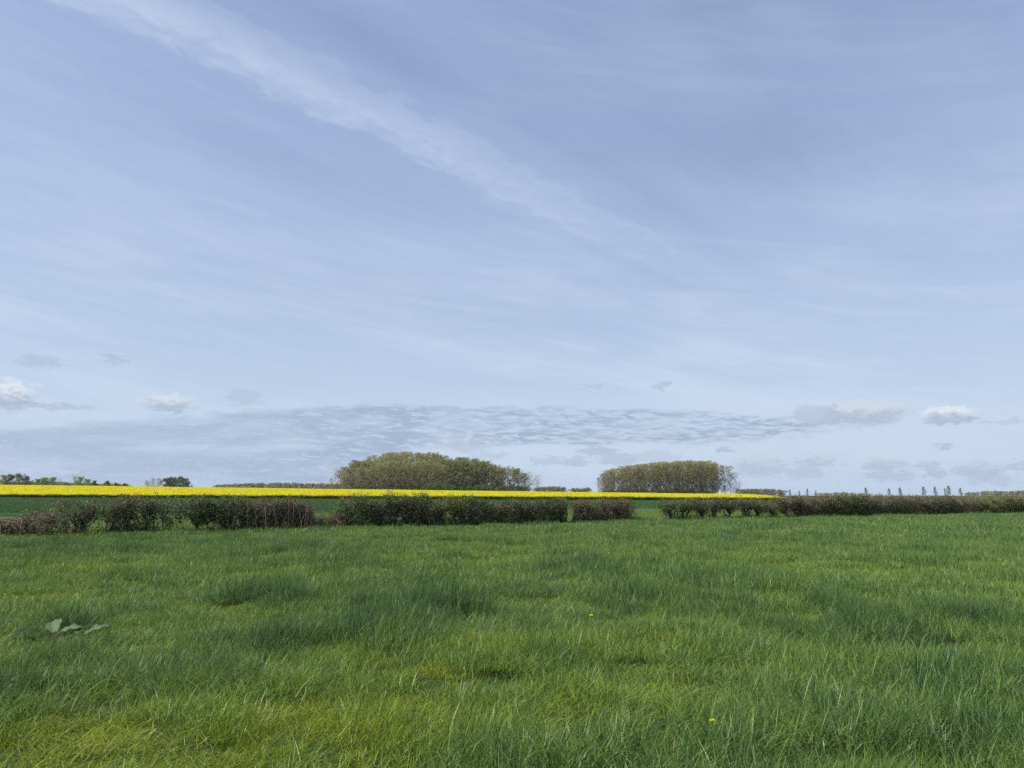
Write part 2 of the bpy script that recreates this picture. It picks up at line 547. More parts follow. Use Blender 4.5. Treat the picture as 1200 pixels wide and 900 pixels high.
M_GRASS = grass_mat()
M_GROUND = ground_mat('pasture_thatch', (0.022, 0.040, 0.012), (0.058, 0.078, 0.026), 9.0, 0.9)
M_WHEAT = ground_mat('young_cereal', (0.028, 0.068, 0.032), (0.042, 0.092, 0.040), 1.1, 0.6)
M_HEDGE = leafy('hedge_leaves', 0.5, 0.3, 0.4, 0.08, 1.75)
M_TWIG = leafy('hedge_wood', 0.85, 0.2, 0.0, 0.06, 1.5)
M_TREE = leafy('tree_leaves', 0.6, 0.15, 0.45, 0.25, 2.75)
M_BARK = leafy('tree_bark', 0.9, 0.15, 0.0, 0.10, 1.7)
M_RAPE = leafy('rapeseed_flowers', 0.7, 0.15, 0.45, 0.20, 1.05)
M_FLOWER = leafy('wildflower', 0.6, 0.2, 0.2, 0.0)
M_DOCK = leafy('dock_leaf', 0.6, 0.15, 0.3, 0.08)
M_BIRD = leafy('bird_plumage', 0.8, 0.2, 0.0, 0.0)


# ------------------------------------------------------------------ the ground, one sheet to the horizon
def build_ground():
    radii = np.concatenate([[0.0], np.geomspace(0.6, 3000, 210)])
    na = 240
    th = np.arange(na) * 2 * np.pi / na
    X = radii[1:, None] * np.sin(th)[None]; Y = radii[1:, None] * np.cos(th)[None]
    V = np.stack([X, Y, ground_z(X, Y)], -1).reshape(-1, 3)
    V = np.concatenate([V, [[0, 0, float(ground_z(0, 0))]]])
    nr = len(radii) - 1
    i, j = np.meshgrid(np.arange(nr - 1), np.arange(na), indexing='ij')
    j2 = (j + 1) % na
    Q = np.stack([i * na + j, (i + 1) * na + j, (i + 1) * na + j2, i * na + j2], -1).reshape(-1, 4)
    jj = np.arange(na)
    T = np.stack([np.full(na, len(V) - 1), jj, (jj + 1) % na], -1)
    me = build_mesh('ground', V, [Q[:, ::-1], T[:, ::-1]], smooth=True)
    o = obj('ground', me, mat=M_GROUND)
    o['kind'] = 'structure'


build_ground()

# the hedge stands on a straight line that runs away to the right
HEDGE_A = np.array([-19.8, 29.0]); HEDGE_B = np.array([45.6, 67.0])
HD = (HEDGE_B - HEDGE_A) / np.linalg.norm(HEDGE_B - HEDGE_A)
HN = np.array([-HD[1], HD[0]])


def hedge_side(x, y):
    """signed metres beyond the hedge line (positive: far side)"""
    return (x - HEDGE_A[0]) * HN[0] + (y - HEDGE_A[1]) * HN[1]


def hedge_point(px):
    d = (px - 600.0) / FPX * math.cos(PITCH) ** 0   # ground bearing of that column near the horizon
    b = d / (math.cos(PITCH) + (130.0 / FPX) * math.sin(PITCH))
    # (A + s*HD) with x = b*y
    s = (b * HEDGE_A[1] - HEDGE_A[0]) / (HD[0] - b * HD[1])
    p = HEDGE_A + s * HD
    return p, s


RAPE_EDGE = 198.0


def rape_edge(x):
    return RAPE_EDGE - 0.03 * x + 0.6 * np.sin(x * 0.21)


def build_crop_field():
    xs = np.linspace(-330, 330, 221)
    n = 90
    V = []
    for x in xs:
        y0 = HEDGE_A[1] + (x - HEDGE_A[0]) * HD[1] / HD[0] + 33.0
        y0 = max(y0, 40.0)
        y1 = rape_edge(x) + 1.5 if x < 78 else 420.0
        y1 = max(y1, y0 + 5)
        yy = y0 + (y1 - y0) * np.linspace(0, 1, n) ** 1.3
        z = ground_z(np.full(n, x), yy) + 0.22
        z[0] -= 0.3
        V.append(np.stack([np.full(n, x), yy, z], -1))
    V = np.concatenate(V)
    i, j = np.meshgrid(np.arange(len(xs) - 1), np.arange(n - 1), indexing='ij')
    Q = np.stack([i * n + j, (i + 1) * n + j, (i + 1) * n + j + 1, i * n + j + 1], -1).reshape(-1, 4)
    V[:, 2] += rng.normal(0, 0.02, len(V))
    o = obj('crop_field', build_mesh('crop_field', V, [Q], smooth=True), mat=M_WHEAT)
    o['kind'] = 'structure'


build_crop_field()


# ------------------------------------------------------------------ scatter of small plants (geometry nodes)
def scatter(name, label, cat, P, rot, scl, vid, variants, extra=None):
    me = build_mesh(name, P, [])
    n = len(P)

    def put(nm, typ, field, arr):
        a = me.attributes.new(nm, typ, 'POINT')
        a.data.foreach_set(field, np.ascontiguousarray(arr).ravel())
    put('rot', 'FLOAT_VECTOR', 'vector', np.asarray(rot, np.float32))
    put('scl', 'FLOAT_VECTOR', 'vector', np.asarray(scl, np.float32))
    put('vid', 'INT', 'value', np.asarray(vid, np.int32))
    for kx, arr in (extra or {}).items():
        put(kx, 'FLOAT', 'value', np.asarray(arr, np.float32))
    coll = bpy.data.collections.new(name + '_source')
    for i, vm in enumerate(variants):
        coll.objects.link(bpy.data.objects.new(f'{name}_source_{i:02d}', vm))
    ng = bpy.data.node_groups.new(name, 'GeometryNodeTree')
    ng.interface.new_socket('Geometry', in_out='INPUT', socket_type='NodeSocketGeometry')
    ng.interface.new_socket('Geometry', in_out='OUTPUT', socket_type='NodeSocketGeometry')
    gi = ng.nodes.new('NodeGroupInput'); go = ng.nodes.new('NodeGroupOutput')
    ci = ng.nodes.new('GeometryNodeCollectionInfo')
    ci.inputs['Collection'].default_value = coll
    ci.inputs['Separate Children'].default_value = True
    ci.inputs['Reset Children'].default_value = True
    ip = ng.nodes.new('GeometryNodeInstanceOnPoints')
    ip.inputs['Pick Instance'].default_value = True

    def attr(nm, dt):
        a = ng.nodes.new('GeometryNodeInputNamedAttribute')
        a.data_type = dt
        a.inputs['Name'].default_value = nm
        return [s for s in a.outputs if s.enabled and s.name == 'Attribute'][0]
    L = ng.links.new
    L(gi.outputs[0], ip.inputs['Points'])
    L(ci.outputs[0], ip.inputs['Instance'])
    L(attr('vid', 'INT'), ip.inputs['Instance Index'])
    L(attr('rot', 'FLOAT_VECTOR'), ip.inputs['Rotation'])
    L(attr('scl', 'FLOAT_VECTOR'), ip.inputs['Scale'])
    L(ip.outputs[0], go.inputs[0])
    o = obj(name, me)
    md = o.modifiers.new('scatter', 'NODES')
    md.node_group = ng
    o['kind'] = 'stuff'; o['label'] = label; o['category'] = cat
    return o


def blade_patch(name, n, rad, hmin, hmax, width, seed, lean=0.35, droop=0.5, dry=0.05, mat=None):
    g = np.random.default_rng(seed)
    r = rad * np.sqrt(g.random(n)); a = g.random(n) * 2 * np.pi
    base = np.stack([r * np.cos(a), r * np.sin(a), np.full(n, -0.01)], -1)
    h = hmin + (hmax - hmin) * g.random(n) ** 1.3
    la = g.random(n) * 2 * np.pi
    ln = g.random(n) * lean
    dirv = np.stack([np.cos(la) * ln + 0.08, np.sin(la) * ln, np.ones(n)], -1)      # the wind leans them a little
    dirv /= np.linalg.norm(dirv, axis=1, keepdims=True)
    side = np.stack([-np.sin(la), np.cos(la), np.zeros(n)], -1)
    tw = g.random(n) * 2 * np.pi
    side = side * np.cos(tw)[:, None] * 0.8 + np.stack([np.cos(la), np.sin(la), np.zeros(n)], -1) * np.sin(tw)[:, None] * 0.8
    side /= np.linalg.norm(side, axis=1, keepdims=True) + 1e-9
    out = np.stack([np.cos(la), np.sin(la), np.zeros(n)], -1)
    dr = g.random(n) ** 1.6 * droop
    w = width * (0.5 + 1.1 * g.random(n) ** 2)
    V = []; C = []
    rnd = g.random(n); dy = (g.random(n) < dry) * (0.4 + 0.6 * g.random(n))  # dy marks the dry blades, pale also as painted highlights
    for t, ww in ((0, 0.8), (0.35, 1.0), (0.7, 0.75), (1.0, 0.08)):
        c = base + dirv * (h * t)[:, None] + out * (h * dr * t * t)[:, None]
        c[:, 2] -= h * dr * dr * t ** 3 * 0.75
        V.append(c - side * (w * ww * 0.5)[:, None]); V.append(c + side * (w * ww * 0.5)[:, None])
        cc = np.stack([np.full(n, t), rnd, dy], -1)
        C.append(cc); C.append(cc)
    V = np.stack(V, 1).reshape(-1, 3); C = np.stack(C, 1).reshape(-1, 3)
    q = np.array([[0, 1, 3, 2], [2, 3, 5, 4], [4, 5, 7, 6]])
    Q = ((np.arange(n) * 8)[:, None, None] + q[None]).reshape(-1, 4)
    me = build_mesh(name, V, [Q], C)
    me.materials.append(mat or M_GRASS)
    return me


def px_blob(x, y, blobs):
    """sum of soft patches given as (px, py, rx, ry, strength) where they lie on the level ground"""
    s = np.zeros_like(x)
    for (px, py, rx, ry, a) in blobs:
        c = at_ground(px, py); up = at_ground(px, max(py - ry, 590)); dn = at_ground(px, py + ry)
        sx = rx * c[1] / FPX; sy = abs(up[1] - dn[1]) / 2
        q = ((x - c[0]) / sx) ** 2 + ((y - c[1]) / sy) ** 2
        s = np.maximum(s, a * np.exp(-q * 0.9))
    return s


LUSH = [(1000, 742, 125, 26, 1.0), (1165, 742, 60, 26, .95), (530, 718, 80, 17, 1.0), (440, 742, 45, 22, .7), (290, 708, 42, 9, .9), (110, 692, 60, 12, .8),
        (200, 800, 60, 16, 1.0), (85, 805, 50, 18, .8), (330, 655, 60, 8, .6), (1150, 875, 70, 22, .7), (770, 722, 60, 10, .7), (640, 702, 40, 7, .6),
        (885, 690, 70, 8, .6), (880, 650, 120, 6, .35), (660, 735, 40, 10, .5), (950, 850, 50, 16, .55), (1080, 815, 50, 12, .5), (560, 862, 40, 14, .4),
        (330, 760, 60, 16, .75), (70, 742, 55, 14, .7), (230, 870, 24, 10, .5), (720, 668, 70, 6, .4), (1060, 660, 90, 6, .4), (30, 655, 60, 8, .5),
        (200, 640, 100, 6, .4), (480, 690, 60, 9, .5), (810, 870, 60, 18, .45), (1010, 880, 40, 14, .5)]
YELL = [(350, 855, 240, 45, .9), (110, 870, 130, 40, 1.0), (640, 768, 110, 14, .8), (520, 800, 130, 22, .7), (800, 760, 60, 10, .6), (960, 795, 90, 10, .5),
        (430, 775, 80, 16, .7), (140, 672, 150, 10, .45), (20, 700, 60, 18, .5), (640, 880, 60, 20, .5), (700, 820, 100, 20, .45), (480, 880, 120, 25, .7),
        (720, 655, 300, 14, .18)]


def build_grass():
    g = np.random.default_rng(11)
    variants = []
    for s in range(4):
        variants.append(blade_patch('grass_near', 160, 0.24, 0.07, 0.23, 0.0044, 100 + s, 0.75, 1.2, 0.03))
    for s in range(3):
        variants.append(blade_patch('grass_mid', 210, 0.42, 0.07, 0.22, 0.0060, 200 + s, 0.7, 1.1, 0.03))
    for s in range(3):
        variants.append(blade_patch('grass_far', 290, 0.95, 0.07, 0.21, 0.0125, 300 + s, 0.6, 0.9, 0.04))
    for s in range(2):
        variants.append(blade_patch('grass_tussock', 150, 0.17, 0.12, 0.27, 0.0052, 400 + s, 0.95, 1.5, 0.06))
    P = []; VID = []

    def zone(r0, r1, dens, v0, nv, soft):
        A = math.radians(47)
        n = int(A * (r1 * r1 - r0 * r0) * dens)
        r = np.sqrt(g.random(n) * (r1 * r1 - r0 * r0) + r0 * r0); a = (g.random(n) * 2 - 1) * A
        keep = np.ones(n, bool)
        if soft[0]:
            keep &= g.random(n) < sstep(r, r0, r0 + soft[0])
        if soft[1]:
            keep &= g.random(n) < 1 - sstep(r, r1 - soft[1], r1)
        x = r * np.sin(a); y = r * np.cos(a)
        P.append(np.stack([x, y], -1)[keep]); VID.append(v0 + g.integers(0, nv, keep.sum()))
    zone(1.5, 14, 27, 0, 4, (0, 3))
    zone(11, 34, 11, 4, 3, (3, 6))
    zone(28, 96, 2.6, 7, 3, (6, 10))
    zone(3.0, 30, 2.6, 10, 2, (0, 6))
    P = np.concatenate(P); VID = np.concatenate(VID)
    x, y = P[:, 0], P[:, 1]
    side = hedge_side(x, y)
    keep = side < 31.5
    P, VID, x, y, side = P[keep], VID[keep], x[keep], y[keep], side[keep]
    r = np.hypot(x, y)
    lush = px_blob(x, y, LUSH); yel = px_blob(x, y, YELL)
    n1 = vnoise(x, y, 1.6, 5); n2 = vnoise(x, y, 0.34, 9); n3 = vnoise(x, y, 7.0, 21)
    n4 = vnoise(x, y, 0.75, 33)
    lush = lush * sstep(n4 + 0.35 * (n2 - 0.5), 0.26, 0.56)
    lush = np.clip(lush + 1.5 * np.clip(n1 - 0.66, 0, 1) + 0.8 * np.clip(n2 - 0.72, 0, 1), 0, 1)
    tone = 0.53 + 0.16 * (n1 - 0.5) + 0.46 * (n2 - 0.5) + 0.10 * (n3 - 0.5) + 0.34 * (n4 - 0.5) + 0.34 * lush - 0.48 * yel
    tone += g.normal(0, 0.08, len(x))
    tuss = VID >= 10
    far = side > 0.8
    tone[far] = 0.45 + 0.3 * (n1[far] - 0.5) + 0.1 * g.normal(size=far.sum())
    hs = 0.74 + 0.5 * (n1 - 0.5) + 1.7 * (n2 - 0.5) + 0.9 * (n4 - 0.5) + 0.75 * lush - 0.12 * yel
    keep = ((~tuss) & (g.random(len(x)) < 0.5 + 1.0 * n2)) | (tuss & (g.random(len(x)) < 0.14 + lush))
    hs[far] = 0.75 + 0.5 * n2[far]
    near_hedge = np.exp(-(side / 0.9) ** 2)
    hs += 1.3 * near_hedge * np.clip(n2 - 0.15, 0, 1)
    hs = np.clip(hs, 0.46, 2.3) * (0.9 + 0.2 * g.random(len(x)))
    hs[tuss] *= 0.9
    z = ground_z(x, y) + 0.05 * lush + np.where(far, 0.0, 0.30 * np.clip(n4 - 0.45, 0.0, 0.3))
    rot = np.zeros((len(x), 3)); rot[:, 2] = g.random(len(x)) * 2 * np.pi
    # the patches lean with the wind, so turn them only part of the way round
    rot[:, 2] = (g.random(len(x)) - 0.5) * 4.6
    xy = 0.85 + 0.3 * g.random(len(x))
    scl = np.stack([xy, xy, hs], -1)
    K = keep
    scatter('pasture_grass', 'long meadow grass of the pasture in front of the hedge', 'grass',
            np.stack([x, y, z], -1)[K], rot[K], scl[K], VID[K], variants, {'tone': np.clip(tone, 0, 1)[K]})
    return variants


GRASS_VAR = build_grass()


def build_wheat():
    """blades of the young cereal, up to the rapeseed"""
    g = np.random.default_rng(31)
    n = 26000
    y = 60 + 140 * g.random(n) ** 1.5; x = (g.random(n) * 2 - 1) * (y * 0.8 + 10)
    keep = (hedge_side(x, y) > 31.0) & ((y < rape_edge(x) - 1) | (x > 78))
    x, y = x[keep], y[keep]
    v = [blade_patch('cereal_row', 150, 1.2, 0.12, 0.30, 0.035, 600 + s, 0.25, 0.3, 0.0) for s in range(3)]
    rot = np.zeros((len(x), 3)); rot[:, 2] = (g.random(len(x)) - 0.5) * 3
    s = 0.9 + 0.3 * g.random(len(x))
    scatter('cereal_crop', 'blue-green young cereal growing beyond the hedge', 'crop', np.stack([x, y, ground_z(x, y) + 0.16], -1), rot,
            np.stack([s, s, s * 0.8], -1), g.integers(0, 3, len(x)), v, {'tone': np.clip(0.93 + 0.06 * g.normal(size=len(x)), 0, 1)})


build_wheat()


# ------------------------------------------------------------------ the rapeseed in flower
def rape_clump(seed):
    g = np.random.default_rng(seed)
    s = Soup()
    n = 34
    b = np.stack([(g.random(n) - .5) * 1.5, (g.random(n) - .5) * 1.5, np.zeros(n)], -1)
    top = b + np.stack([g.normal(0, .08, n), g.normal(0, .08, n), 0.98 + 0.16 * g.random(n)], -1)
    s.sticks(b, top, 0.014, 0.008, np.array([0.055, 0.10, 0.035]))
    lp = b[g.integers(0, n, 70)] + np.stack([g.normal(0, .07, 70), g.normal(0, .07, 70), 0.08 + 0.66 * g.random(70)], -1)
    s.leaves(lp, 0.24, np.array([0.030, 0.065, 0.026])[None] * (0.7 + 0.6 * g.random((70, 1))), g, 0.5)
    m = 130
    fp = top[g.integers(0, n, m)] + np.stack([g.normal(0, .09, m), g.normal(0, .09, m), g.normal(0.0, .075, m)], -1)
    s.leaves(fp, 0.115, np.array([0.80, 0.72, 0.014])[None] * (0.8 + 0.3 * g.random((m, 1))), g, 0.9, 0.6)
    return s.mesh('rapeseed_clump', M_RAPE)


def build_rape():
    g = np.random.default_rng(41)
    n = 120000
    x = -330 + 460 * g.random(n); y = 190 + 195 * g.random(n) ** 1.35
    right = 70 + (y - 195) * 0.20
    keep = (y > rape_edge(x)) & (x < right) & (x > -y * 0.85 - 20)
    x, y = x[keep], y[keep]
    rot = np.zeros((len(x), 3)); rot[:, 2] = g.random(len(x)) * 6.283
    s = 0.9 + 0.25 * g.random(len(x))
    z = ground_z(x, y)
    hz = s * (0.93 + 0.18 * vnoise(x, y, 14, 8))
    scatter('rapeseed_field', 'bright yellow rapeseed in flower on the rise behind the hedge', 'crop', np.stack([x, y, z], -1), rot,
            np.stack([s, s, hz], -1), g.integers(0, 4, len(x)), [rape_clump(50 + i) for i in range(4)])


build_rape()


# ------------------------------------------------------------------ the hedge
DARK = [(0.022, 0.038, 0.016), (0.030, 0.055, 0.020), (0.016, 0.028, 0.014), (0.050, 0.075, 0.028), (0.075, 0.070, 0.045)]
GREEN = [(0.035, 0.070, 0.018), (0.055, 0.095, 0.024), (0.075, 0.115, 0.030), (0.030, 0.050, 0.018), (0.065, 0.065, 0.036)]
OLIVE = [(0.050, 0.060, 0.026), (0.070, 0.075, 0.034), (0.035, 0.048, 0.020), (0.090, 0.080, 0.050), (0.045, 0.040, 0.028)]
BROWN = [(0.085, 0.070, 0.044), (0.060, 0.050, 0.034), (0.056, 0.070, 0.030), (0.110, 0.092, 0.062), (0.040, 0.036, 0.026)]
BRIGHT = [(0.080, 0.110, 0.022), (0.110, 0.130, 0.030), (0.055, 0.085, 0.020), (0.035, 0.055, 0.018), (0.130, 0.120, 0.060)]
WOOD_D = (0.060, 0.045, 0.036); WOOD_P = (0.170, 0.125, 0.090)

HEDGE_HOLES = [(114, 613, 6, 8), (131, 612, 9, 6), (193, 613, 9, 7), (222, 610, 13, 6), (233, 616, 8, 4), (667, 599, 5, 13), (669, 586, 4, 6),
               (783, 606, 9, 9), (803, 606, 6, 8), (838, 605, 5, 8), (858, 605, 8, 8), (888, 606, 8, 8), (910, 605, 6, 7), (926, 604, 5, 6), (1150, 601, 9, 5),
               (180, 600, 4, 4), (205, 600, 5, 5), (846, 598, 4, 4), (876, 597, 5, 4), (1166, 597, 5, 3), (390, 590, 7, 8)]


def hedge_bush(px0, px1, tops, pal, style, label, dens=1.0, wood=WOOD_D, seed=0, group=None):
    """one bush of the hedge between two picture columns; tops = picture heights of its crest from left to right"""
    g = np.random.default_rng(900 + seed)
    (pa, sa), (pb, sb) = hedge_point(px0), hedge_point(px1)
    L = sb - sa
    cpx = (px0 + px1) / 2
    c, _ = hedge_point(cpx)
    gz = float(ground_z(c[0], c[1]))
    depth = c[1]
    tops = np.asarray(tops, float)
    H = EYE + (HORIZON - tops) * depth / FPX - gz           # crest heights in metres
    W = 1.25

    def crest(s):
        q = np.interp(s, np.linspace(-0.5, 0.5, len(H)) * L, H)
        return q + 0.62 * (vnoise(np.asarray(s) + 50.0 + seed * 7.7, np.zeros_like(s) + seed, 0.42, seed) - 0.54)
    # local frame: s along the hedge, t across it, z up
    n = int(L * H.mean() * 250 * dens)
    s = (g.random(n) - 0.5) * L * 1.10
    t = (g.random(n) - 0.5) * W
    hh = crest(s)
    z = hh * (g.random(n) ** 0.85)
    lump = vnoise(s * 1.0 + seed * 31, z, 0.55, seed)
    t *= 0.65 + 0.7 * vnoise(s + 9.0 + seed * 13, z, 0.6, seed + 3)
    keep = (lump > 0.27) & (np.abs(s) < L * 0.5 * (0.86 + 0.36 * vnoise(z * 1.0 + seed, t + 4.0, 0.3, seed + 5)))
    # rounded shoulders towards the crest
    keep &= np.abs(t) < W * 0.5 * np.sqrt(np.clip(1.08 - (z / hh) ** 4, 0.05, 1))
    stems_s = []
    if style == 'mushroom':
        k = max(1, int(round(L / 1.5)))
        stems_s = [(-0.5 + (i + 0.5) / k) * L + g.normal(0, 0.1) for i in range(k)]
        dmin = np.min(np.abs(s[:, None] - np.array(stems_s)[None]), axis=1)
        keep &= (z > hh * (0.47 + 0.18 * vnoise(s + 3, s * 0, 0.5, seed))) | (dmin < 0.20 + 0.14 * (z / hh))
    if style == 'open':
        keep &= (z > hh * 0.45) | (g.random(n) < 0.65)
    if style == 'sparse':
        keep &= g.random(n) < 0.75
    # daylight shows through in a few places
    wx = c[0] + HD[0] * s + HN[0] * t; wy = c[1] + HD[1] * s + HN[1] * t
    qpx = 600 + FPX * wx / wy; qpy = HORIZON - (z + gz - EYE) * FPX / wy
    for (hx, hy, rx, ry) in HEDGE_HOLES:
        keep &= ((qpx - hx) / rx) ** 2 + ((qpy - hy) / ry) ** 2 > 1.9 * vnoise(qpx, qpy, 3.5, 61)
    s, t, z, hh = s[keep], t[keep], z[keep], hh[keep]
    tgt = np.stack([s, t, z], -1)
    n = len(s)
    th = thing('hedge_bush', label, 'hedge', (c[0], c[1], gz), math.atan2(HD[1], HD[0]), group or 'bushes of the field hedge')
    # main stems
    wood_s = Soup()
    ns = len(stems_s) if len(stems_s) else max(2, int(L / 0.42))
    if not len(stems_s):
        stems_s = (np.linspace(-0.46, 0.46, ns) * L + g.normal(0, 0.08, ns)).tolist()
    spts = []
    for i, s0 in enumerate(stems_s):
        h = float(crest(s0)) * (0.62 + 0.25 * g.random())
        r0 = (0.075 if style == 'mushroom' else 0.038) * (0.8 + 0.5 * g.random())
        pts = [np.array([s0, g.normal(0, 0.12), -0.05])]
        for q in range(1, 6):
            pts.append(np.array([s0 + g.normal(0, 0.06) * q * 0.6, pts[0][1] + g.normal(0, 0.06) * q * 0.5, h * q / 5]))
        wood_s.tube(pts, np.linspace(r0, r0 * 0.35, 6), 5, wood)
        if style == 'mushroom':      # ivy-thick twin stems
            for _ in range(3):
                d2 = g.normal(0, 0.10, 2)
                wood_s.tube([p + np.array([d2[0] * (1 + .3 * q), d2[1], 0]) for q, p in enumerate(pts)], np.linspace(r0 * .6, r0 * .3, 6), 4, wood)
        spts.append(np.array(pts))
    SP = np.concatenate(spts)
    wood_s_mesh = wood_s.mesh('stem', M_TWIG)
    obj('stems', wood_s_mesh, th)['kind'] = 'stuff'
    # twigs from the stems out to where the leaves are
    tw = Soup()
    d2 = ((tgt[:, None, :2] - SP[None, :, :2]) ** 2).sum(-1) + ((tgt[:, None, 2] * 0.62 - SP[None, :, 2]) ** 2) * 1.5
    A = SP[np.argmin(d2, 1)]
    mid = A * 0.45 + tgt * 0.55 + g.normal(0, 0.07, (n, 3))
    wc = np.array(wood) * (0.6 + 0.9 * g.random((n, 1)))
    sel = g.random(n) < 0.6
    tw.sticks(A[sel], mid[sel], 0.011, 0.007, wc[sel])
    tw.sticks(mid[sel], tgt[sel], 0.007, 0.004, wc[sel])
    # clipped shoots standing above the crest
    m = int(L * 34)
    cs = (g.random(m) - 0.5) * L; ch = crest(cs)
    ct = (g.random(m) - 0.5) * W * 0.7
    ln = 0.05 + 0.16 * g.random(m) ** 2
    B0 = np.stack([cs, ct, ch - 0.22], -1); B1 = B0 + np.stack([g.normal(0, .05, m), g.normal(0, .05, m), 0.2 + ln], -1)
    tw.sticks(B0, B1, 0.007, 0.003, np.array(WOOD_P) * (0.5 + 0.7 * g.random((m, 1))))
    if style == 'heap' or style == 'tangle':   # long arching dead stems, pale and brown
        nb = int(L * (26 if style == 'heap' else 12))
        for i in range(nb):
            s0 = (g.random() - 0.5) * L * 1.05; h = float(crest(s0)) * (0.75 + 0.35 * g.random())
            s1 = s0 + g.normal(0, 1.25); t0 = g.normal(-0.35, 0.22)
            pts = [np.array([s0 + (s1 - s0) * q, t0 * (0.4 + 1.3 * q), h * (1 - (2 * q - 0.75) ** 2 * 0.55) + 0.02]) for q in np.linspace(0, 1, 6)]
            for p in pts:
                p[2] = max(p[2], 0.03)
            tw.tube(pts, np.linspace(0.014, 0.006, 6), 3, np.array(WOOD_P) * (0.30 + 0.70 * g.random() ** 1.5))
    # bare twigs on the outer face
    mf = int(L * H.mean() * 24)
    fs = (g.random(mf) - 0.5) * L; fz = crest(fs) * (0.15 + 0.85 * g.random(mf)); ft = -W * 0.42 + g.normal(0, 0.10, mf)
    F0 = np.stack([fs, ft, fz], -1); F1 = F0 + g.normal(0, 0.13, (mf, 3)) + np.array([0, -0.03, 0.10])
    fk = np.ones(mf, bool)
    fpx = 600 + FPX * (c[0] + HD[0] * fs + HN[0] * ft) / (c[1] + HD[1] * fs + HN[1] * ft); fpy = HORIZON - (fz + gz - EYE) * FPX / (c[1] + HD[1] * fs)
    for (hx, hy, rx, ry) in HEDGE_HOLES:
        fk &= ((fpx - hx) / rx) ** 2 + ((fpy - hy) / ry) ** 2 > 1.9 * vnoise(fpx, fpy, 3.5, 61)
    if style == 'mushroom':
        fk &= fz > crest(fs) * 0.6
    tw.sticks(F0[fk], F1[fk], 0.008, 0.004, (np.array(WOOD_P) * (0.4 + 0.9 * g.random((mf, 1))))[fk])
    obj('twigs', tw.mesh('twigs', M_TWIG), th)['kind'] = 'stuff'
    # leaves
    lf = Soup()
    per = {'heap': 9, 'tangle': 9, 'sparse': 8}.get(style, 10)
    idx = np.repeat(np.arange(n), per)
    P = tgt[idx] + g.normal(0, 0.085, (len(idx), 3))
    P[:, 2] = np.clip(P[:, 2], 0.02, None)
    pal = np.asarray(pal)
    mixed = np.asarray([OLIVE, GREEN, BROWN, DARK][seed % 4])
    pick = np.where(vnoise(tgt[:, 0] + seed, tgt[:, 2], 0.45, seed + 8)[:, None] > 0.58, mixed[g.integers(0, len(mixed), n)], pal[g.integers(0, len(pal), n)])[idx]
    pick = pick * (0.65 + 0.75 * g.random((len(idx), 1)))
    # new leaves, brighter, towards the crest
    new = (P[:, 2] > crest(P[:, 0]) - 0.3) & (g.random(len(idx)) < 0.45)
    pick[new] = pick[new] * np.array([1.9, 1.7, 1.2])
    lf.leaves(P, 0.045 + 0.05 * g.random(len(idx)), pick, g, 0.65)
    sel = g.random(m) < 0.5
    Q = np.repeat(B1[sel], 4, axis=0) + g.normal(0, 0.035, (sel.sum() * 4, 3))
    lf.leaves(Q, 0.05, pal[g.integers(0, len(pal), len(Q))] * 1.3, g, 0.6)
    obj('foliage', lf.mesh('foliage', M_HEDGE), th)['kind'] = 'stuff'
    return th


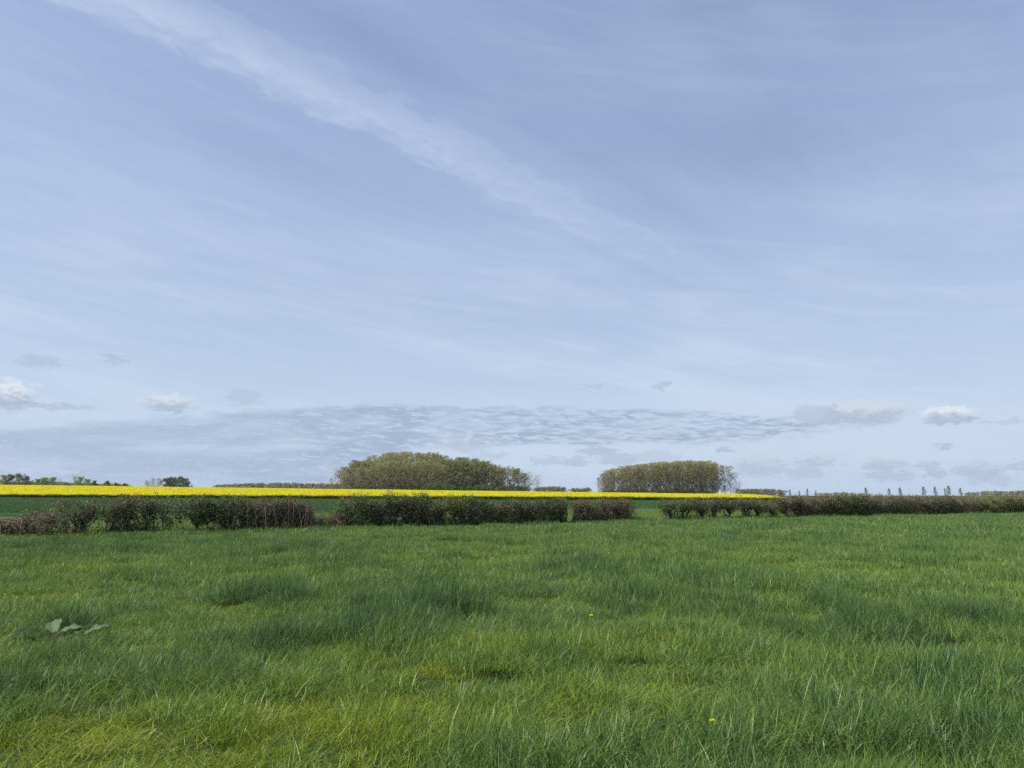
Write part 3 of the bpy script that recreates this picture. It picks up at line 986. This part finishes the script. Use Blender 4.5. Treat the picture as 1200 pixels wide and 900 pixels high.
HEDGE = [
    (-150, -70, [591.5, 589.5, 593.5], OLIVE, 'full', None, .9, WOOD_D),
    (-72, -8, [595.5, 601.5, 607.5], BROWN, 'heap', None, .8, WOOD_D),
    (-12, 36, [608.5, 607.5, 603.5], BROWN, 'heap', 'low heap of brown brambles at the left end of the hedge', 1.9, WOOD_D),
    (32, 84, [601.5, 593.5, 591.5, 592.5], BROWN, 'sparse', 'dry grey-brown twiggy bush beside the low bramble heap', 1.3, WOOD_P),
    (82, 112, [589.5, 587.5, 587.5], DARK, 'mushroom', 'dark ivy-clad stem with a window of light beside it', 1.1, WOOD_D),
    (108, 150, [587.5, 585.5, 585.5], OLIVE, 'open', 'thin olive bush with daylight under its branches', 0.8, WOOD_P),
    (132, 186, [585.5, 584.5, 584.5], DARK, 'full', 'dense dark bush between two see-through gaps at left', 1.2, WOOD_D),
    (182, 240, [584.5, 583.5, 584.5], GREEN, 'open', 'airy bush with two bright grass-filled holes low down', 0.8, WOOD_P),
    (228, 292, [583.5, 581.5, 585.5], DARK, 'full', 'tall dark ivy-green bush just left of the bramble mound', 1.3, WOOD_D),
    (290, 366, [587.5, 583.5, 585.5, 593.5], BROWN, 'heap', 'mound of arching pale-brown dead brambles in the hedge', 1.6, WOOD_D),
    (356, 408, [597.5, 603.5, 601.5], OLIVE, 'tangle', 'low tangle of stems filling the dip right of the bramble mound', 1.1, WOOD_P),
    (398, 446, [585.5, 582.5, 582.5], GREEN, 'full', 'green leafy bush where the hedge rises again after the dip', 1.3, WOOD_D),
    (440, 502, [582.5, 581.5, 580.5], DARK, 'full', 'dark bush with one tall leafy shoot against the yellow crop', 1.3, WOOD_D),
    (496, 556, [581.5, 583.5, 585.5], GREEN, 'full', 'dark green bush under the right half of the domed wood', 1.3, WOOD_D),
    (550, 612, [585.5, 586.5, 585.5], DARK, 'full', 'clipped dark bush with pale twig tips below the bare tree', 1.3, WOOD_P),
    (606, 666, [584.5, 584.5, 585.5], DARK, 'full', 'blackish bush ending at the narrow slit in the hedge', 1.3, WOOD_D),
    (672, 736, [584.5, 584.5, 586.5], BROWN, 'full', 'reddish-brown bush standing left of the wide open gap', 1.3, WOOD_D),
    (716, 742, [591.5, 601.5], OLIVE, 'sparse', 'wispy shoots at the left edge of the wide open gap', 0.6, WOOD_P),
    (776, 812, [587.5, 585.5, 585.5], GREEN, 'mushroom', 'mushroom-shaped green bush on a dark stem right of the gap', 1.2, WOOD_D),
    (808, 848, [585.5, 585.5, 585.5], OLIVE, 'mushroom', 'olive bush beside the mushroom-shaped one', 1.1, WOOD_D),
    (844, 884, [585.5, 585.5, 586.5], DARK, 'mushroom', 'dark bush on a forked stem with light on both sides', 1.2, WOOD_D),
    (880, 912, [586.5, 586.5, 586.5], OLIVE, 'mushroom', 'slim-stemmed olive bush under the tip of the yellow crop', 1.1, WOOD_D),
    (908, 938, [582.4, 582.4, 583.4], OLIVE, 'mushroom', 'last open-bottomed bush before the solid right-hand hedge', 1.1, WOOD_D),
    (934, 970, [582.4, 582.4, 581.4], BROWN, 'full', 'brown twiggy start of the solid right-hand hedge', 1.1, WOOD_P),
    (966, 1012, [581.4, 580.4, 581.4], GREEN, 'full', 'deep green bush left of the first lone poplar', 1.3, WOOD_D),
    (1008, 1048, [581.4, 582.4, 582.4], OLIVE, 'full', 'olive-brown bush below the first lone poplar', 1.1, WOOD_P),
    (1044, 1084, [583.4, 583.4, 583.4], BROWN, 'full', 'brown bush below the middle of the poplar row', 1.1, WOOD_P),
    (1080, 1114, [583.4, 584.4, 583.4], DARK, 'full', 'dark low bush below the pair of close poplars', 1.2, WOOD_D),
    (1110, 1150, [583.4, 584.4, 585.4], BROWN, 'full', 'brown-grey bush left of the dip near the right edge', 1.1, WOOD_P),
    (1146, 1170, [585.4, 587.4, 585.4], BRIGHT, 'open', 'small bright green bush in the dip near the right edge', 0.9, WOOD_P),
    (1162, 1212, [583.4, 582.4, 582.4], BRIGHT, 'full', 'yellow-green leafy bush at the right edge of view', 1.3, WOOD_D),
    (1208, 1260, [582.4, 583.4, 583.4], OLIVE, 'full', None, 1.0, WOOD_D),
    (1256, 1320, [583.4, 583.4, 583.4], DARK, 'full', None, 1.0, WOOD_D),
]
for i, (a, b, tp, pal, st, lab, de, wd) in enumerate(HEDGE):
    if lab is None:
        lab = 'hedge bush just outside the view' + (' on the left' if a < 0 else ' on the right') + (', brown' if pal is BROWN else ', olive' if pal is OLIVE else ', dark')
    hedge_bush(a, b, tp, pal, st, lab, de, wd, seed=i)


# ------------------------------------------------------------------ trees
def tree_meshes(kind, seed):
    """a tree of unit height: (trunk mesh, crown mesh)"""
    g = np.random.default_rng(seed)
    P = dict(
        poplar=dict(cb=0.11, w=0.155, up=1.5, nb=58, leaf=980, ls=(.014, .025), lc=[(0.122, 0.112, 0.040), (0.100, 0.098, 0.035), (0.138, 0.120, 0.047)], tc=(0.085, 0.076, 0.060), tr=.0070),
        wood=dict(cb=0.05, w=0.20, up=1.1, nb=56, leaf=900, ls=(.016, .029), lc=[(0.130, 0.126, 0.048), (0.102, 0.108, 0.038), (0.146, 0.122, 0.052)], tc=(0.110, 0.100, 0.086), tr=.0085),
        dark=dict(cb=0.05, w=0.23, up=0.9, nb=52, leaf=1500, ls=(.018, .034), lc=[(0.078, 0.078, 0.026), (0.060, 0.064, 0.023), (0.105, 0.094, 0.034)], tc=(0.075, 0.065, 0.055), tr=.010),
        green=dict(cb=0.04, w=0.28, up=0.8, nb=52, leaf=1700, ls=(.020, .038), lc=[(0.092, 0.102, 0.034), (0.076, 0.086, 0.030), (0.120, 0.114, 0.042)], tc=(0.090, 0.080, 0.065), tr=.010),
        bare=dict(cb=0.12, w=0.21, up=1.2, nb=90, leaf=170, ls=(.010, .018), lc=[(0.16, 0.14, 0.09), (0.13, 0.115, 0.075)], tc=(0.180, 0.165, 0.145), tr=.008),
        lombardy=dict(cb=0.04, w=0.19, up=0.75, nb=70, leaf=1200, ls=(.022, .040), lc=[(0.060, 0.068, 0.036), (0.050, 0.056, 0.030), (0.080, 0.078, 0.042)], tc=(0.075, 0.068, 0.058), tr=.007),
        far=dict(cb=0.03, w=0.26, up=0.9, nb=16, leaf=260, ls=(.045, .085), lc=[(0.090, 0.084, 0.040), (0.075, 0.075, 0.036), (0.105, 0.088, 0.046)], tc=(0.10, 0.09, 0.078), tr=.011),
        fargreen=dict(cb=0.03, w=0.28, up=0.8, nb=16, leaf=620, ls=(.045, .085), lc=[(0.085, 0.105, 0.034), (0.070, 0.086, 0.030), (0.110, 0.112, 0.042)], tc=(0.09, 0.08, 0.065), tr=.011),
        fardark=dict(cb=0.02, w=0.28, up=0.7, nb=18, leaf=900, ls=(.045, .085), lc=[(0.050, 0.055, 0.022), (0.040, 0.046, 0.019), (0.066, 0.066, 0.028)], tc=(0.07, 0.06, 0.05), tr=.011),
        farshrub=dict(cb=0.02, w=0.42, up=0.6, nb=14, leaf=200, ls=(.08, .14), lc=[(0.050, 0.062, 0.026), (0.070, 0.070, 0.034), (0.036, 0.050, 0.020)], tc=(0.07, 0.06, 0.05), tr=.018),
        shrub=dict(cb=0.02, w=0.42, up=0.6, nb=40, leaf=900, ls=(.035, .065), lc=[(0.040, 0.075, 0.024), (0.055, 0.095, 0.028), (0.030, 0.055, 0.020)], tc=(0.07, 0.06, 0.05), tr=.018),
    )[kind]
    tr = Soup()
    hgt = 0.93
    bend = g.normal(0, 0.012, (7, 2)).cumsum(0)
    tp = np.stack([np.concatenate([[0], bend[:, 0]]), np.concatenate([[0], bend[:, 1]]), np.linspace(-0.02, hgt, 8)], -1)
    tr.tube(tp, np.linspace(P['tr'], P['tr'] * 0.18, 8), 5, P['tc'])
    cr = Soup()
    nb = P['nb']
    f = P['cb'] + (0.94 - P['cb']) * ((np.arange(nb) + g.random(nb)) / nb) ** 0.9
    rel = (f - P['cb']) / (1 - P['cb'])
    if kind == 'lombardy':
        prof = np.clip(1.05 - rel, 0.04, 1) ** 0.75 * np.clip(rel * 8 + 0.6, 0, 1)
    elif kind in ('poplar',):
        prof = np.clip(np.sin(np.pi * np.clip(rel * 0.72 + 0.26, 0, 1)), 0.12, 1) ** 0.7
    else:
        prof = np.clip(np.sin(np.pi * np.clip(rel * 0.74 + 0.24, 0, 1)), 0.12, 1) ** 0.75
    ln = P['w'] * prof * (0.65 + 0.5 * g.random(nb)) * (1.0 + 0.25 * g.normal(size=nb).clip(-1, 1))
    a = g.random(nb) * 2 * np.pi
    O = np.stack([np.interp(f, tp[:, 2], tp[:, 0]), np.interp(f, tp[:, 2], tp[:, 1]), f], -1)
    out = np.stack([np.cos(a), np.sin(a), np.zeros(nb)], -1)
    up = P['up'] * (0.6 + 0.8 * g.random(nb))
    M = O + out * (ln * 0.55)[:, None] + np.array([0, 0, 1.0]) * (ln * 0.55 * up * 0.7)[:, None]
    rise = np.minimum(ln * up * 1.05, (1.0 - f) * 0.9)
    M = O + out * (ln * 0.55)[:, None] + np.array([0, 0, 1.0]) * (rise * 0.42)[:, None]
    E = O + out * ln[:, None] + np.array([0, 0, 1.0]) * rise[:, None]
    tc = np.array(P['tc'])
    r = P['tr'] * 0.34 * (1.15 - rel)
    cr.sticks(O, M, r, r * 0.6, tc); cr.sticks(M, E, r * 0.6, r * 0.25, tc)
    nt = 4
    T0 = []; T1 = []
    for q in range(nt):
        w = 0.35 + 0.65 * g.random(nb)
        b0 = np.where(w[:, None] < 0.55, O + (M - O) * (w / 0.55)[:, None], M + (E - M) * ((w - 0.55) / 0.45)[:, None])
        dv = g.normal(size=(nb, 3)); dv[:, 2] = np.abs(dv[:, 2]) * (0.5 + 0.4 * P['up'])
        dv /= np.linalg.norm(dv, axis=1, keepdims=True)
        T0.append(b0); T1.append(b0 + dv * (ln * (0.22 + 0.4 * g.random(nb)))[:, None])
    T0 = np.concatenate(T0); T1 = np.concatenate(T1)
    T1[:, 2] = np.minimum(T1[:, 2], 1.0)
    cr.sticks(T0, T1, 0.0016, 0.0009, tc * 0.95)
    ends = np.concatenate([E, T1, T1, (T0 + T1) / 2])
    nl = P['leaf']
    clump = g.random(len(ends)) ** 1.3 + 0.08
    pk = g.choice(len(ends), nl, p=clump / clump.sum())
    L = ends[pk] + g.normal(0, 0.016 if kind not in ('shrub', 'farshrub') and not kind.startswith('far') else (0.05 if 'shrub' in kind else 0.04), (nl, 3))
    L[:, 2] = np.clip(L[:, 2], 0.01, 1.02)
    lc = np.asarray(P['lc'])[(pk * 7919) % len(P['lc'])] * (0.7 + 0.6 * g.random((nl, 1)))
    cr.leaves(L, P['ls'][0] + (P['ls'][1] - P['ls'][0]) * g.random(nl), lc, g, 0.8)
    return tr, cr


TREES = {}
for kind, nvar in (('poplar', 5), ('wood', 5), ('dark', 3), ('green', 3), ('bare', 3), ('lombardy', 3), ('shrub', 3), ('far', 6), ('fargreen', 5), ('fardark', 5), ('farshrub', 4)):
    TREES[kind] = []
    for v in range(nvar):
        tr, cr = tree_meshes(kind, 2000 + 37 * v + hash(kind) % 1 + sum(map(ord, kind)))
        TREES[kind].append((tr.mesh('trunk', M_BARK), cr.mesh('crown', M_TREE), tr, cr))

tg = np.random.default_rng(77)
NAMES = {'poplar': 'poplar_tree', 'wood': 'woodland_tree', 'dark': 'woodland_tree', 'green': 'leafy_tree', 'bare': 'bare_tree', 'lombardy': 'lombardy_poplar', 'shrub': 'shrub', 'fargreen': 'leafy_tree', 'fardark': 'woodland_tree'}


def plant(kind, px, ytop, Y, label, group, wide=1.0, cat='tree'):
    x = (px - 600.0) / FPX * Y / (math.cos(PITCH) + (130.0 / FPX) * math.sin(PITCH))
    gz = float(ground_z(x, Y)) - 0.1
    h = EYE + (HORIZON - ytop) * Y / FPX - gz
    t = thing(NAMES[kind], label, cat, (x, Y, gz), tg.random() * 6.283, group)
    t.scale = (h * wide, h * wide, h)
    v = TREES[kind][tg.integers(0, len(TREES[kind]))]
    obj('trunk', v[0], t)
    obj('crown', v[1], t)
    return t


# the domed wood left of the middle
prof = [(388, 563), (394, 553), (402, 547), (415, 541), (430, 537), (450, 531), (465, 529), (500, 529), (515, 532), (525, 538), (538, 536), (560, 537),
        (575, 543), (586, 546), (600, 546), (612, 551), (620, 557)]
PX, PY = np.array(prof).T
G1 = 'trees of the domed wood'
for row, Y in enumerate((404, 412, 421, 431, 442)):
    for px in np.arange(404, 522, 6.4):
        p = px + tg.normal(0, 1.6)
        yt = float(np.interp(p, PX, PY)) + (6.0 - row * 1.5) + abs(tg.normal(0, 1.8))
        if row < 2:
            yt += 3.5 + 3 * tg.random()
        plant('wood' if tg.random() < 0.86 or row < 2 else 'dark', p, yt, Y, 'olive-brown budding tree in the domed left part of the wood', G1 + ', left part')
for row, Y in enumerate((404, 414, 426)):
    for px in np.arange(526, 584, 7.2):
        p = px + tg.normal(0, 1.6)
        yt = float(np.interp(p, PX, PY)) + (3.5 - row * 1.6) + abs(tg.normal(0, 1.6))
        plant('dark' if tg.random() < 0.75 else 'green', p, yt, Y, 'darker green-brown tree in the lower middle part of the wood', G1 + ', middle part')
for row, Y in enumerate((402, 412)):
    for px in np.arange(584, 618, 7.5):
        p = px + tg.normal(0, 1.4)
        yt = float(np.interp(p, PX, PY)) + (2.5 - row * 1.6) + abs(tg.normal(0, 1.0))
        plant('wood' if tg.random() < 0.7 else 'green', p, yt, Y, 'olive tree in the thin right end of the wood', G1 + ', right end')
plant('wood', 388, 561, 400, 'small budding tree at the left tip of the wood', None)
plant('wood', 395, 552, 402, 'taller pale budding tree beside the left tip of the wood', None, 1.15)
plant('bare', 403, 546, 405, 'leafless grey tree where the wood starts to rise', None)
plant('bare', 620, 553, 400, 'pale leafless tree at the right end of the wood', None, 1.25)
plant('bare', 629, 557, 402, 'rounded leafless tree standing just clear of the wood', None, 1.35)
plant('bare', 525, 535, 424, 'bare grey crown between the two halves of the wood', None, 1.1)
G2 = 'green undergrowth along the foot of the wood'
for i, (px, yt) in enumerate([(428, 572), (436, 573), (454, 571), (462, 572), (486, 573), (496, 569), (505, 567), (513, 566), (521, 567), (530, 569), (540, 571),
                              (550, 570), (558, 569), (566, 568), (575, 570), (584, 571), (596, 572), (606, 573)]):
    plant('shrub', px, yt, 396 + tg.random() * 3, 'green bush at the foot of the wood', G2, 0.9, 'bush')

# the poplar plantation right of the middle
prof2 = [(702, 557), (708, 553), (716, 549.5), (735, 546), (760, 542.5), (790, 540.5), (815, 539.5), (832, 540.5), (840, 543)]
PX2, PY2 = np.array(prof2).T
for row, Y in enumerate((452, 459, 466, 474)):
    for px in np.arange(704, 841, 6.2):
        p = px + tg.normal(0, 0.9) + row * 1.5
        if p > 842:
            continue
        yt = float(np.interp(p, PX2, PY2)) + (2.4 - row * 0.8) + abs(tg.normal(0, 0.8))
        plant('poplar', p, yt, Y, 'slender brown poplar in the planted block', 'poplars of the planted block')
for i, (px, yt, lab) in enumerate([(846, 546, 'light-crowned poplar just beyond the block'), (851, 545.5, 'second light-crowned poplar beyond the block'),
                                   (857, 547, 'third, taller light-crowned poplar beyond the block'), (862, 553, 'outermost poplar, right of the block, sky between branches')]):
    plant('bare' if i % 2 else 'poplar', px, yt, 455 + i * 3, lab, None, 1.1)
plant('shrub', 866, 573, 452, 'low green bush right of the planted poplars', None, 1.0, 'bush')

# trees along the left skyline
LEFT = [('fargreen', 3, 557.5, 'dark round tree at the left edge of the skyline'), ('fardark', 11, 556.5, 'second dark round tree from the left edge'), ('fargreen', 20, 556, 'tallest dark tree of the left-edge clump'),
        ('fardark', 28, 558.5, 'right-hand tree of the left-edge clump'), ('fargreen', 44, 562, 'low pale-green tree beside the left-edge clump'), ('fargreen', 52, 560.5, 'pale-green tree left of the twiggy one'),
        ('fargreen', 61, 560, 'light green tree in the left skyline'), ('bare', 70, 561, 'grey thin tree in the left skyline'), ('bare', 87, 556.5, 'twiggy bare tree rising from the left skyline'),
        ('fargreen', 93, 559.5, 'yellow-green tree under the twiggy one'), ('fargreen', 101, 562, 'small green tree right of the yellow-green one'), ('fardark', 110, 564, 'small dark tree trailing the left skyline'),
        ('fardark', 124, 564, 'last taller dark tree of the left skyline'), ('fardark', 136, 566.5, 'low dark tree near the end of the left skyline'), ('fardark', 146, 567, 'lowest dark tree ending the left skyline')]
for kind, px, yt, lab in LEFT:
    plant(kind, px, yt, 560 + tg.random() * 20, lab, 'trees on the left skyline', 1.25 if kind != 'bare' else 1.3)
for i, (px, yt, lab) in enumerate([(-14, 557, 'round tree just off the left edge'), (171, 563, 'leftmost and lightest tree of the small round copse'), (178, 561, 'second tree from the left in the round copse'), (185, 561, 'middle tree of the round copse'),
                                   (194, 561, 'tree left of the copse dome'), (201, 559.5, 'tallest tree of the small round copse'), (208, 559.5, 'second tallest tree of the round copse'),
                                   (214, 561, 'tree on the right shoulder of the copse'), (219, 564.5, 'rightmost low tree of the small copse')]):
    plant('wood' if 0 < i < 4 else 'fardark', px, yt, 600 + tg.random() * 12, lab, 'trees of the small round copse', 1.25)

# lone Lombardy poplars on the right skyline
for px, yt, w, lab in [(926, 574.5, 1.2, 'tiny spire poplar just right of the yellow crop'), (937, 576, 1.2, 'short spire poplar, second beyond the yellow crop'), (946, 573.5, 1.0, 'thin spire poplar, third beyond the yellow crop'),
                       (956, 576, 1.1, 'stub of a spire poplar before the far woodland'), (1015.5, 572.5, 1.35, 'lone spire poplar standing by itself on the right skyline'), (1042, 573.5, 1.35, 'left one of a spaced pair of spire poplars'),
                       (1055.5, 572.5, 1.45, 'right one of a spaced pair of spire poplars'), (1083, 571.5, 1.4, 'broad spire poplar left of the close pair'), (1096.5, 571.5, 1.25, 'spire poplar between the broad one and the close pair'),
                       (1108, 573, 0.7, 'thin half of the close pair of spire poplars'), (1111.5, 570.5, 1.4, 'tallest spire poplar, right half of the close pair'), (1126, 573, 1.45, 'last spire poplar before the right-hand wood')]:
    plant('lombardy', px, yt - 1.2, 1150 + tg.random() * 60, lab, 'spire poplars on the right skyline', w)


# distant woods that read as one mass
def far_wood(name, label, px0, px1, tops, Y, dY, kind, spacing_px, jitter=0.8):
    V = []; Q = []; C = []; n = 0
    tops = np.asarray(tops, float)
    nn = int((px1 - px0) / spacing_px)
    for row in range(4):
        for i in range(nn):
            px = px0 + (i + tg.random()) * (px1 - px0) / nn
            y = Y + dY * row / 3 + tg.random() * 4
            x = (px - 600.0) / FPX * y / (math.cos(PITCH) + (130.0 / FPX) * math.sin(PITCH))
            gz = float(ground_z(x, y)) - 0.3
            yt = np.interp(px, np.linspace(px0, px1, len(tops)), tops) + abs(tg.normal(0, jitter)) + (3 - row) * 0.25
            h = EYE + (HORIZON - yt) * y / FPX - gz
            kd = kind if isinstance(kind, str) else kind[tg.integers(0, len(kind))]
            tr, cr = TREES[kd][tg.integers(0, len(TREES[kd]))][2:]
            a = tg.random() * 6.283; c, s = math.cos(a), math.sin(a)
            for so, every in ((tr, 1), (cr, 1)):
                v, q, _, cc = so.arrays()
                v = v * np.array([1.5, 1.5, 1.0]) * h
                v = np.stack([v[:, 0] * c - v[:, 1] * s + x, v[:, 0] * s + v[:, 1] * c + y, v[:, 2] + gz], -1)
                V.append(v); C.append(cc * (0.8 + 0.4 * tg.random())); Q.append(q[::every] + n); n += len(v)
    me = build_mesh(name, np.concatenate(V), [np.concatenate(Q)], np.concatenate(C))
    o = obj(name, me, mat=M_TREE)
    o['kind'] = 'stuff'; o['label'] = label; o['category'] = 'woodland'


far_wood('distant_woodland', 'long thin brown wood on the skyline left of the domed wood', 250, 398, [568, 566, 565.5, 566, 567], 850, 30, ('far',), 5.5)
far_wood('distant_woodland', 'small flat wood just right of the bare trees', 628, 663, [571, 570, 570, 571], 800, 24, ('far',), 4.5)
far_wood('distant_woodland', 'tiny flat wood left of the planted poplars', 669, 692, [571.5, 572, 571.5], 800, 24, ('far',), 4.5)
far_wood('distant_woodland', 'dark strip of wood right of the planted poplars', 868, 920, [573, 572.5, 572.5, 574], 780, 24, ('far',), 4.5)
far_wood('distant_woodland', 'hazy low wood behind the spire poplars', 955, 1130, [577, 576.5, 578.5, 580, 579.5, 580], 1500, 80, ('far',), 4.0)
far_wood('distant_woodland', 'grey-brown wood at the right edge of the skyline', 1130, 1240, [577, 575, 575, 573.5, 573], 900, 40, ('far',), 4.5)
far_wood('distant_woodland', 'faint low trees along the far left horizon', 140, 262, [570, 570.5, 571], 1300, 60, ('far',), 5)
far_wood('distant_hedgerow', 'pale olive line of far scrub just above the right-hand hedge', 922, 1240, [580.5, 581, 580.5, 581, 580.5], 330, 20, ('fargreen', 'far'), 3.2)
far_wood('undergrowth', 'brown-green scrub between the trunks of the planted poplars', 705, 836, [574, 572.5, 574, 573, 575], 482, 8, ('farshrub',), 7, 1.6)
far_wood('undergrowth', 'shaded bushes between the trunks of the domed wood', 396, 618, [571, 569, 568, 569, 570], 448, 8, ('farshrub',), 7)
far_wood('distant_woodland', 'low green growth joining the trees of the left skyline', -40, 150, [563, 564, 565, 564, 566, 567, 568], 590, 16, ('fargreen',), 5)


# ------------------------------------------------------------------ small plants in the pasture
def dandelion(px, py, label, size=0.05, white=False):
    p = at_ground(px, py + 6)
    p[2] = float(ground_z(p[0], p[1]))
    d = pix_dir(px, py)
    h = EYE + d[2] / d[1] * p[1] - p[2]
    h = max(0.20, h)
    g = np.random.default_rng(int(px))
    t = thing('wild_flower' if white else 'dandelion', label, 'flower', tuple(p))
    s = Soup()
    s.tube([(0, 0, 0), (0.006, 0, h * 0.5), (0, 0, h - 0.004)], [0.003, 0.0028, 0.0025], 5, (0.09, 0.13, 0.04))
    obj('stem', s.mesh('stem', M_FLOWER), t)
    f = Soup()
    col = np.array([0.75, 0.74, 0.68]) if white else np.array([0.86, 0.72, 0.010])
    for ring, (n, rr, el_) in enumerate(((18, 1.0, 0.15), (16, 0.8, 0.45), (12, 0.5, 0.9))):
        for i in range(n):
            a = (i + g.random() * 0.5) * 2 * np.pi / n
            L = size * 0.5 * rr * (0.9 + 0.2 * g.random())
            o_ = np.array([math.cos(a), math.sin(a), 0]); w = np.array([-math.sin(a), math.cos(a), 0]) * size * 0.07
            tip = o_ * L * math.cos(el_) + np.array([0, 0, L * math.sin(el_) + 0.002 * ring])
            q = np.array([o_ * 0.002 - w * .4, o_ * 0.002 + w * .4, tip + w, tip - w]) + np.array([0, -0.004, h])
            f.add(q, Q=[[0, 1, 2, 3]], C=col * (0.85 + 0.25 * g.random()))
    th_ = np.arange(8) * 2 * np.pi / 8
    f.add(np.concatenate([[[0, 0, h + size * 0.12]], np.stack([np.cos(th_) * size * .2, np.sin(th_) * size * .2, np.full(8, h + size * .04)], -1)]),
          T=[[0, 1 + i, 1 + (i + 1) % 8] for i in range(8)], C=np.array([0.84, 0.66, 0.01]))
    obj('flower_head', f.mesh('flower_head', M_FLOWER), t)
    b = Soup()
    for i in range(6):
        a = i * 1.05 + 0.3; o_ = np.array([math.cos(a), math.sin(a), 0]); w = np.array([-math.sin(a), math.cos(a), 0]) * 0.014
        b.add([(0, 0, 0.01), tuple(o_ * .06 + w + [0, 0, .045]), tuple(o_ * .13 + [0, 0, .03]), tuple(o_ * .06 - w + [0, 0, .045])], Q=[[0, 1, 2, 3]], C=(0.045, 0.085, 0.02))
    obj('leaf_rosette', b.mesh('leaf_rosette', M_FLOWER), t)


dandelion(693, 737, 'yellow dandelion alone in the middle of the pasture', 0.052)
dandelion(836, 878, 'yellow dandelion near the bottom edge of the pasture', 0.036)
dandelion(577, 660, 'tiny white flower left of the middle, below the hedge', 0.06, True)


def dock_leaf_mesh(length, width, curl, col, seed):
    g = np.random.default_rng(seed)
    n = 9
    s = Soup(); V = []; C = []
    for i in range(n):
        t = i / (n - 1)
        w = width * (math.sin(math.pi * min(1.0, t * 0.93 + 0.05)) ** 0.75) * (1 + 0.10 * math.sin(i * 2.3 + seed))
        x = length * t
        z = length * (0.55 * t - curl * t * t)
        for j in range(5):
            u = j / 2 - 1
            V.append((x, u * w * 0.5, z + abs(u) * w * 0.20 + 0.012 * math.sin(i * 1.9 + u * 3 + seed)))
            C.append(np.array(col) * ((1.25 if j == 2 else 1.0) * (0.85 + 0.3 * g.random())))
    Q = [[i * 5 + j, (i + 1) * 5 + j, (i + 1) * 5 + j + 1, i * 5 + j + 1] for i in range(n - 1) for j in range(4)]
    s.add(V, Q=Q, C=np.array(C))
    return s.mesh('leaf', M_DOCK, True)


def dock_plant():
    c = at_ground(64, 754)
    c[2] = float(ground_z(c[0], c[1]))
    t = thing('dock_plant', 'broad-leaved dock plant with grey-green leaves in the grass at left', 'plant', tuple(c))
    GG = (0.100, 0.150, 0.070); G2_ = (0.085, 0.14, 0.055); PK = (0.23, 0.17, 0.11)
    sp = [(-.10, .02, .21, 3.55, .36, .10, .42, GG), (-.05, .08, .22, 2.0, .20, .17, .10, GG), (.02, .02, .22, .20, .24, .10, .30, GG), (.20, .05, .24, .45, .26, .11, .25, GG),
          (.30, .0, .20, .30, .26, .10, .30, GG), (.02, -.05, .16, -.9, .20, .14, .55, PK), (-.16, -.06, .12, 4.3, .24, .10, .6, G2_), (.14, -.08, .12, -.5, .26, .12, .6, G2_),
          (-.22, .06, .13, 2.8, .26, .10, .5, G2_), (.08, .12, .14, 1.2, .24, .11, .4, G2_), (.26, -.05, .10, -.2, .22, .10, .7, G2_)]
    for i, (x, y, z, a, ln, wd, cu, co) in enumerate(sp):
        o = obj('leaf', dock_leaf_mesh(ln, wd, cu, co, i), t)
        o.location = (x, y, z - 0.115); o.rotation_euler = (0.5 * math.sin(i * 3.1 + 1), 0.12 * math.cos(i * 2.3), a)
    st = Soup()
    for i, q in enumerate(sp):
        st.tube([(0, 0, -.02), (q[0] * .4, q[1] * .4, (q[2] - .10) * .55), (q[0], q[1], q[2] - .10)], [.008, .006, .004], 5, (0.12, 0.11, 0.05))
    obj('stalks', st.mesh('stalks', M_DOCK), t)


dock_plant()


# ------------------------------------------------------------------ a bird far off in front of a cloud
def bird(px, py, Y, label):
    p = at_depth(px, py, Y)
    t = thing('bird', label, 'bird', tuple(p), 0.6)
    b = Soup()
    b.tube([(-.2, 0, 0), (-.12, 0, .02), (0, 0, .03), (.12, 0, .03), (.2, 0, .02)], [.01, .05, .07, .05, .012], 6, (0.03, 0.028, 0.026))
    b.add([(-.16, 0, .01), (-.30, .05, .01), (-.30, -.05, .01)], T=[[0, 1, 2]], C=(0.03, 0.028, 0.026))
    obj('body', b.mesh('body', M_BIRD), t)
    for s in (-1, 1):
        w = Soup()
        w.add([(.08, s * .04, .04), (-.08, s * .04, .04), (.10, s * .26, .12), (-.06, s * .26, .12), (-.02, s * .48, .06)], Q=[[0, 1, 3, 2]], T=[[2, 3, 4]], C=(0.035, 0.032, 0.03))
        obj('wing', w.mesh('wing', M_BIRD), t)


bird(1003, 482, 190, 'tiny dark bird in front of the cloud at upper right of the poplars')


# ------------------------------------------------------------------ the air
def haze():
    x0, x1, y0, y1, z0, z1 = -3100, 3100, -3100, 3100, -6.0, 48.0
    V = [(x, y, z) for z in (z0, z1) for y in (y0, y1) for x in (x0, x1)]
    F = [[0, 2, 3, 1], [4, 5, 7, 6], [0, 1, 5, 4], [2, 6, 7, 3], [0, 4, 6, 2], [1, 3, 7, 5]]
    me = build_mesh('haze', np.array(V, float), [np.array(F)])
    m = bpy.data.materials.new('haze_air'); m.use_nodes = True
    m.node_tree.nodes.clear()
    out = m.node_tree.nodes.new('ShaderNodeOutputMaterial')
    v = m.node_tree.nodes.new('ShaderNodeVolumePrincipled')
    v.inputs['Color'].default_value = (0.85, 0.92, 1.0, 1)
    v.inputs['Density'].default_value = 0.00007
    v.inputs['Anisotropy'].default_value = 0.3
    m.node_tree.links.new(v.outputs[0], out.inputs['Volume'])
    me.materials.append(m)
    o = obj('haze', me)
    o['kind'] = 'stuff'; o['label'] = 'thin haze in the air over the fields'; o['category'] = 'haze'


haze()
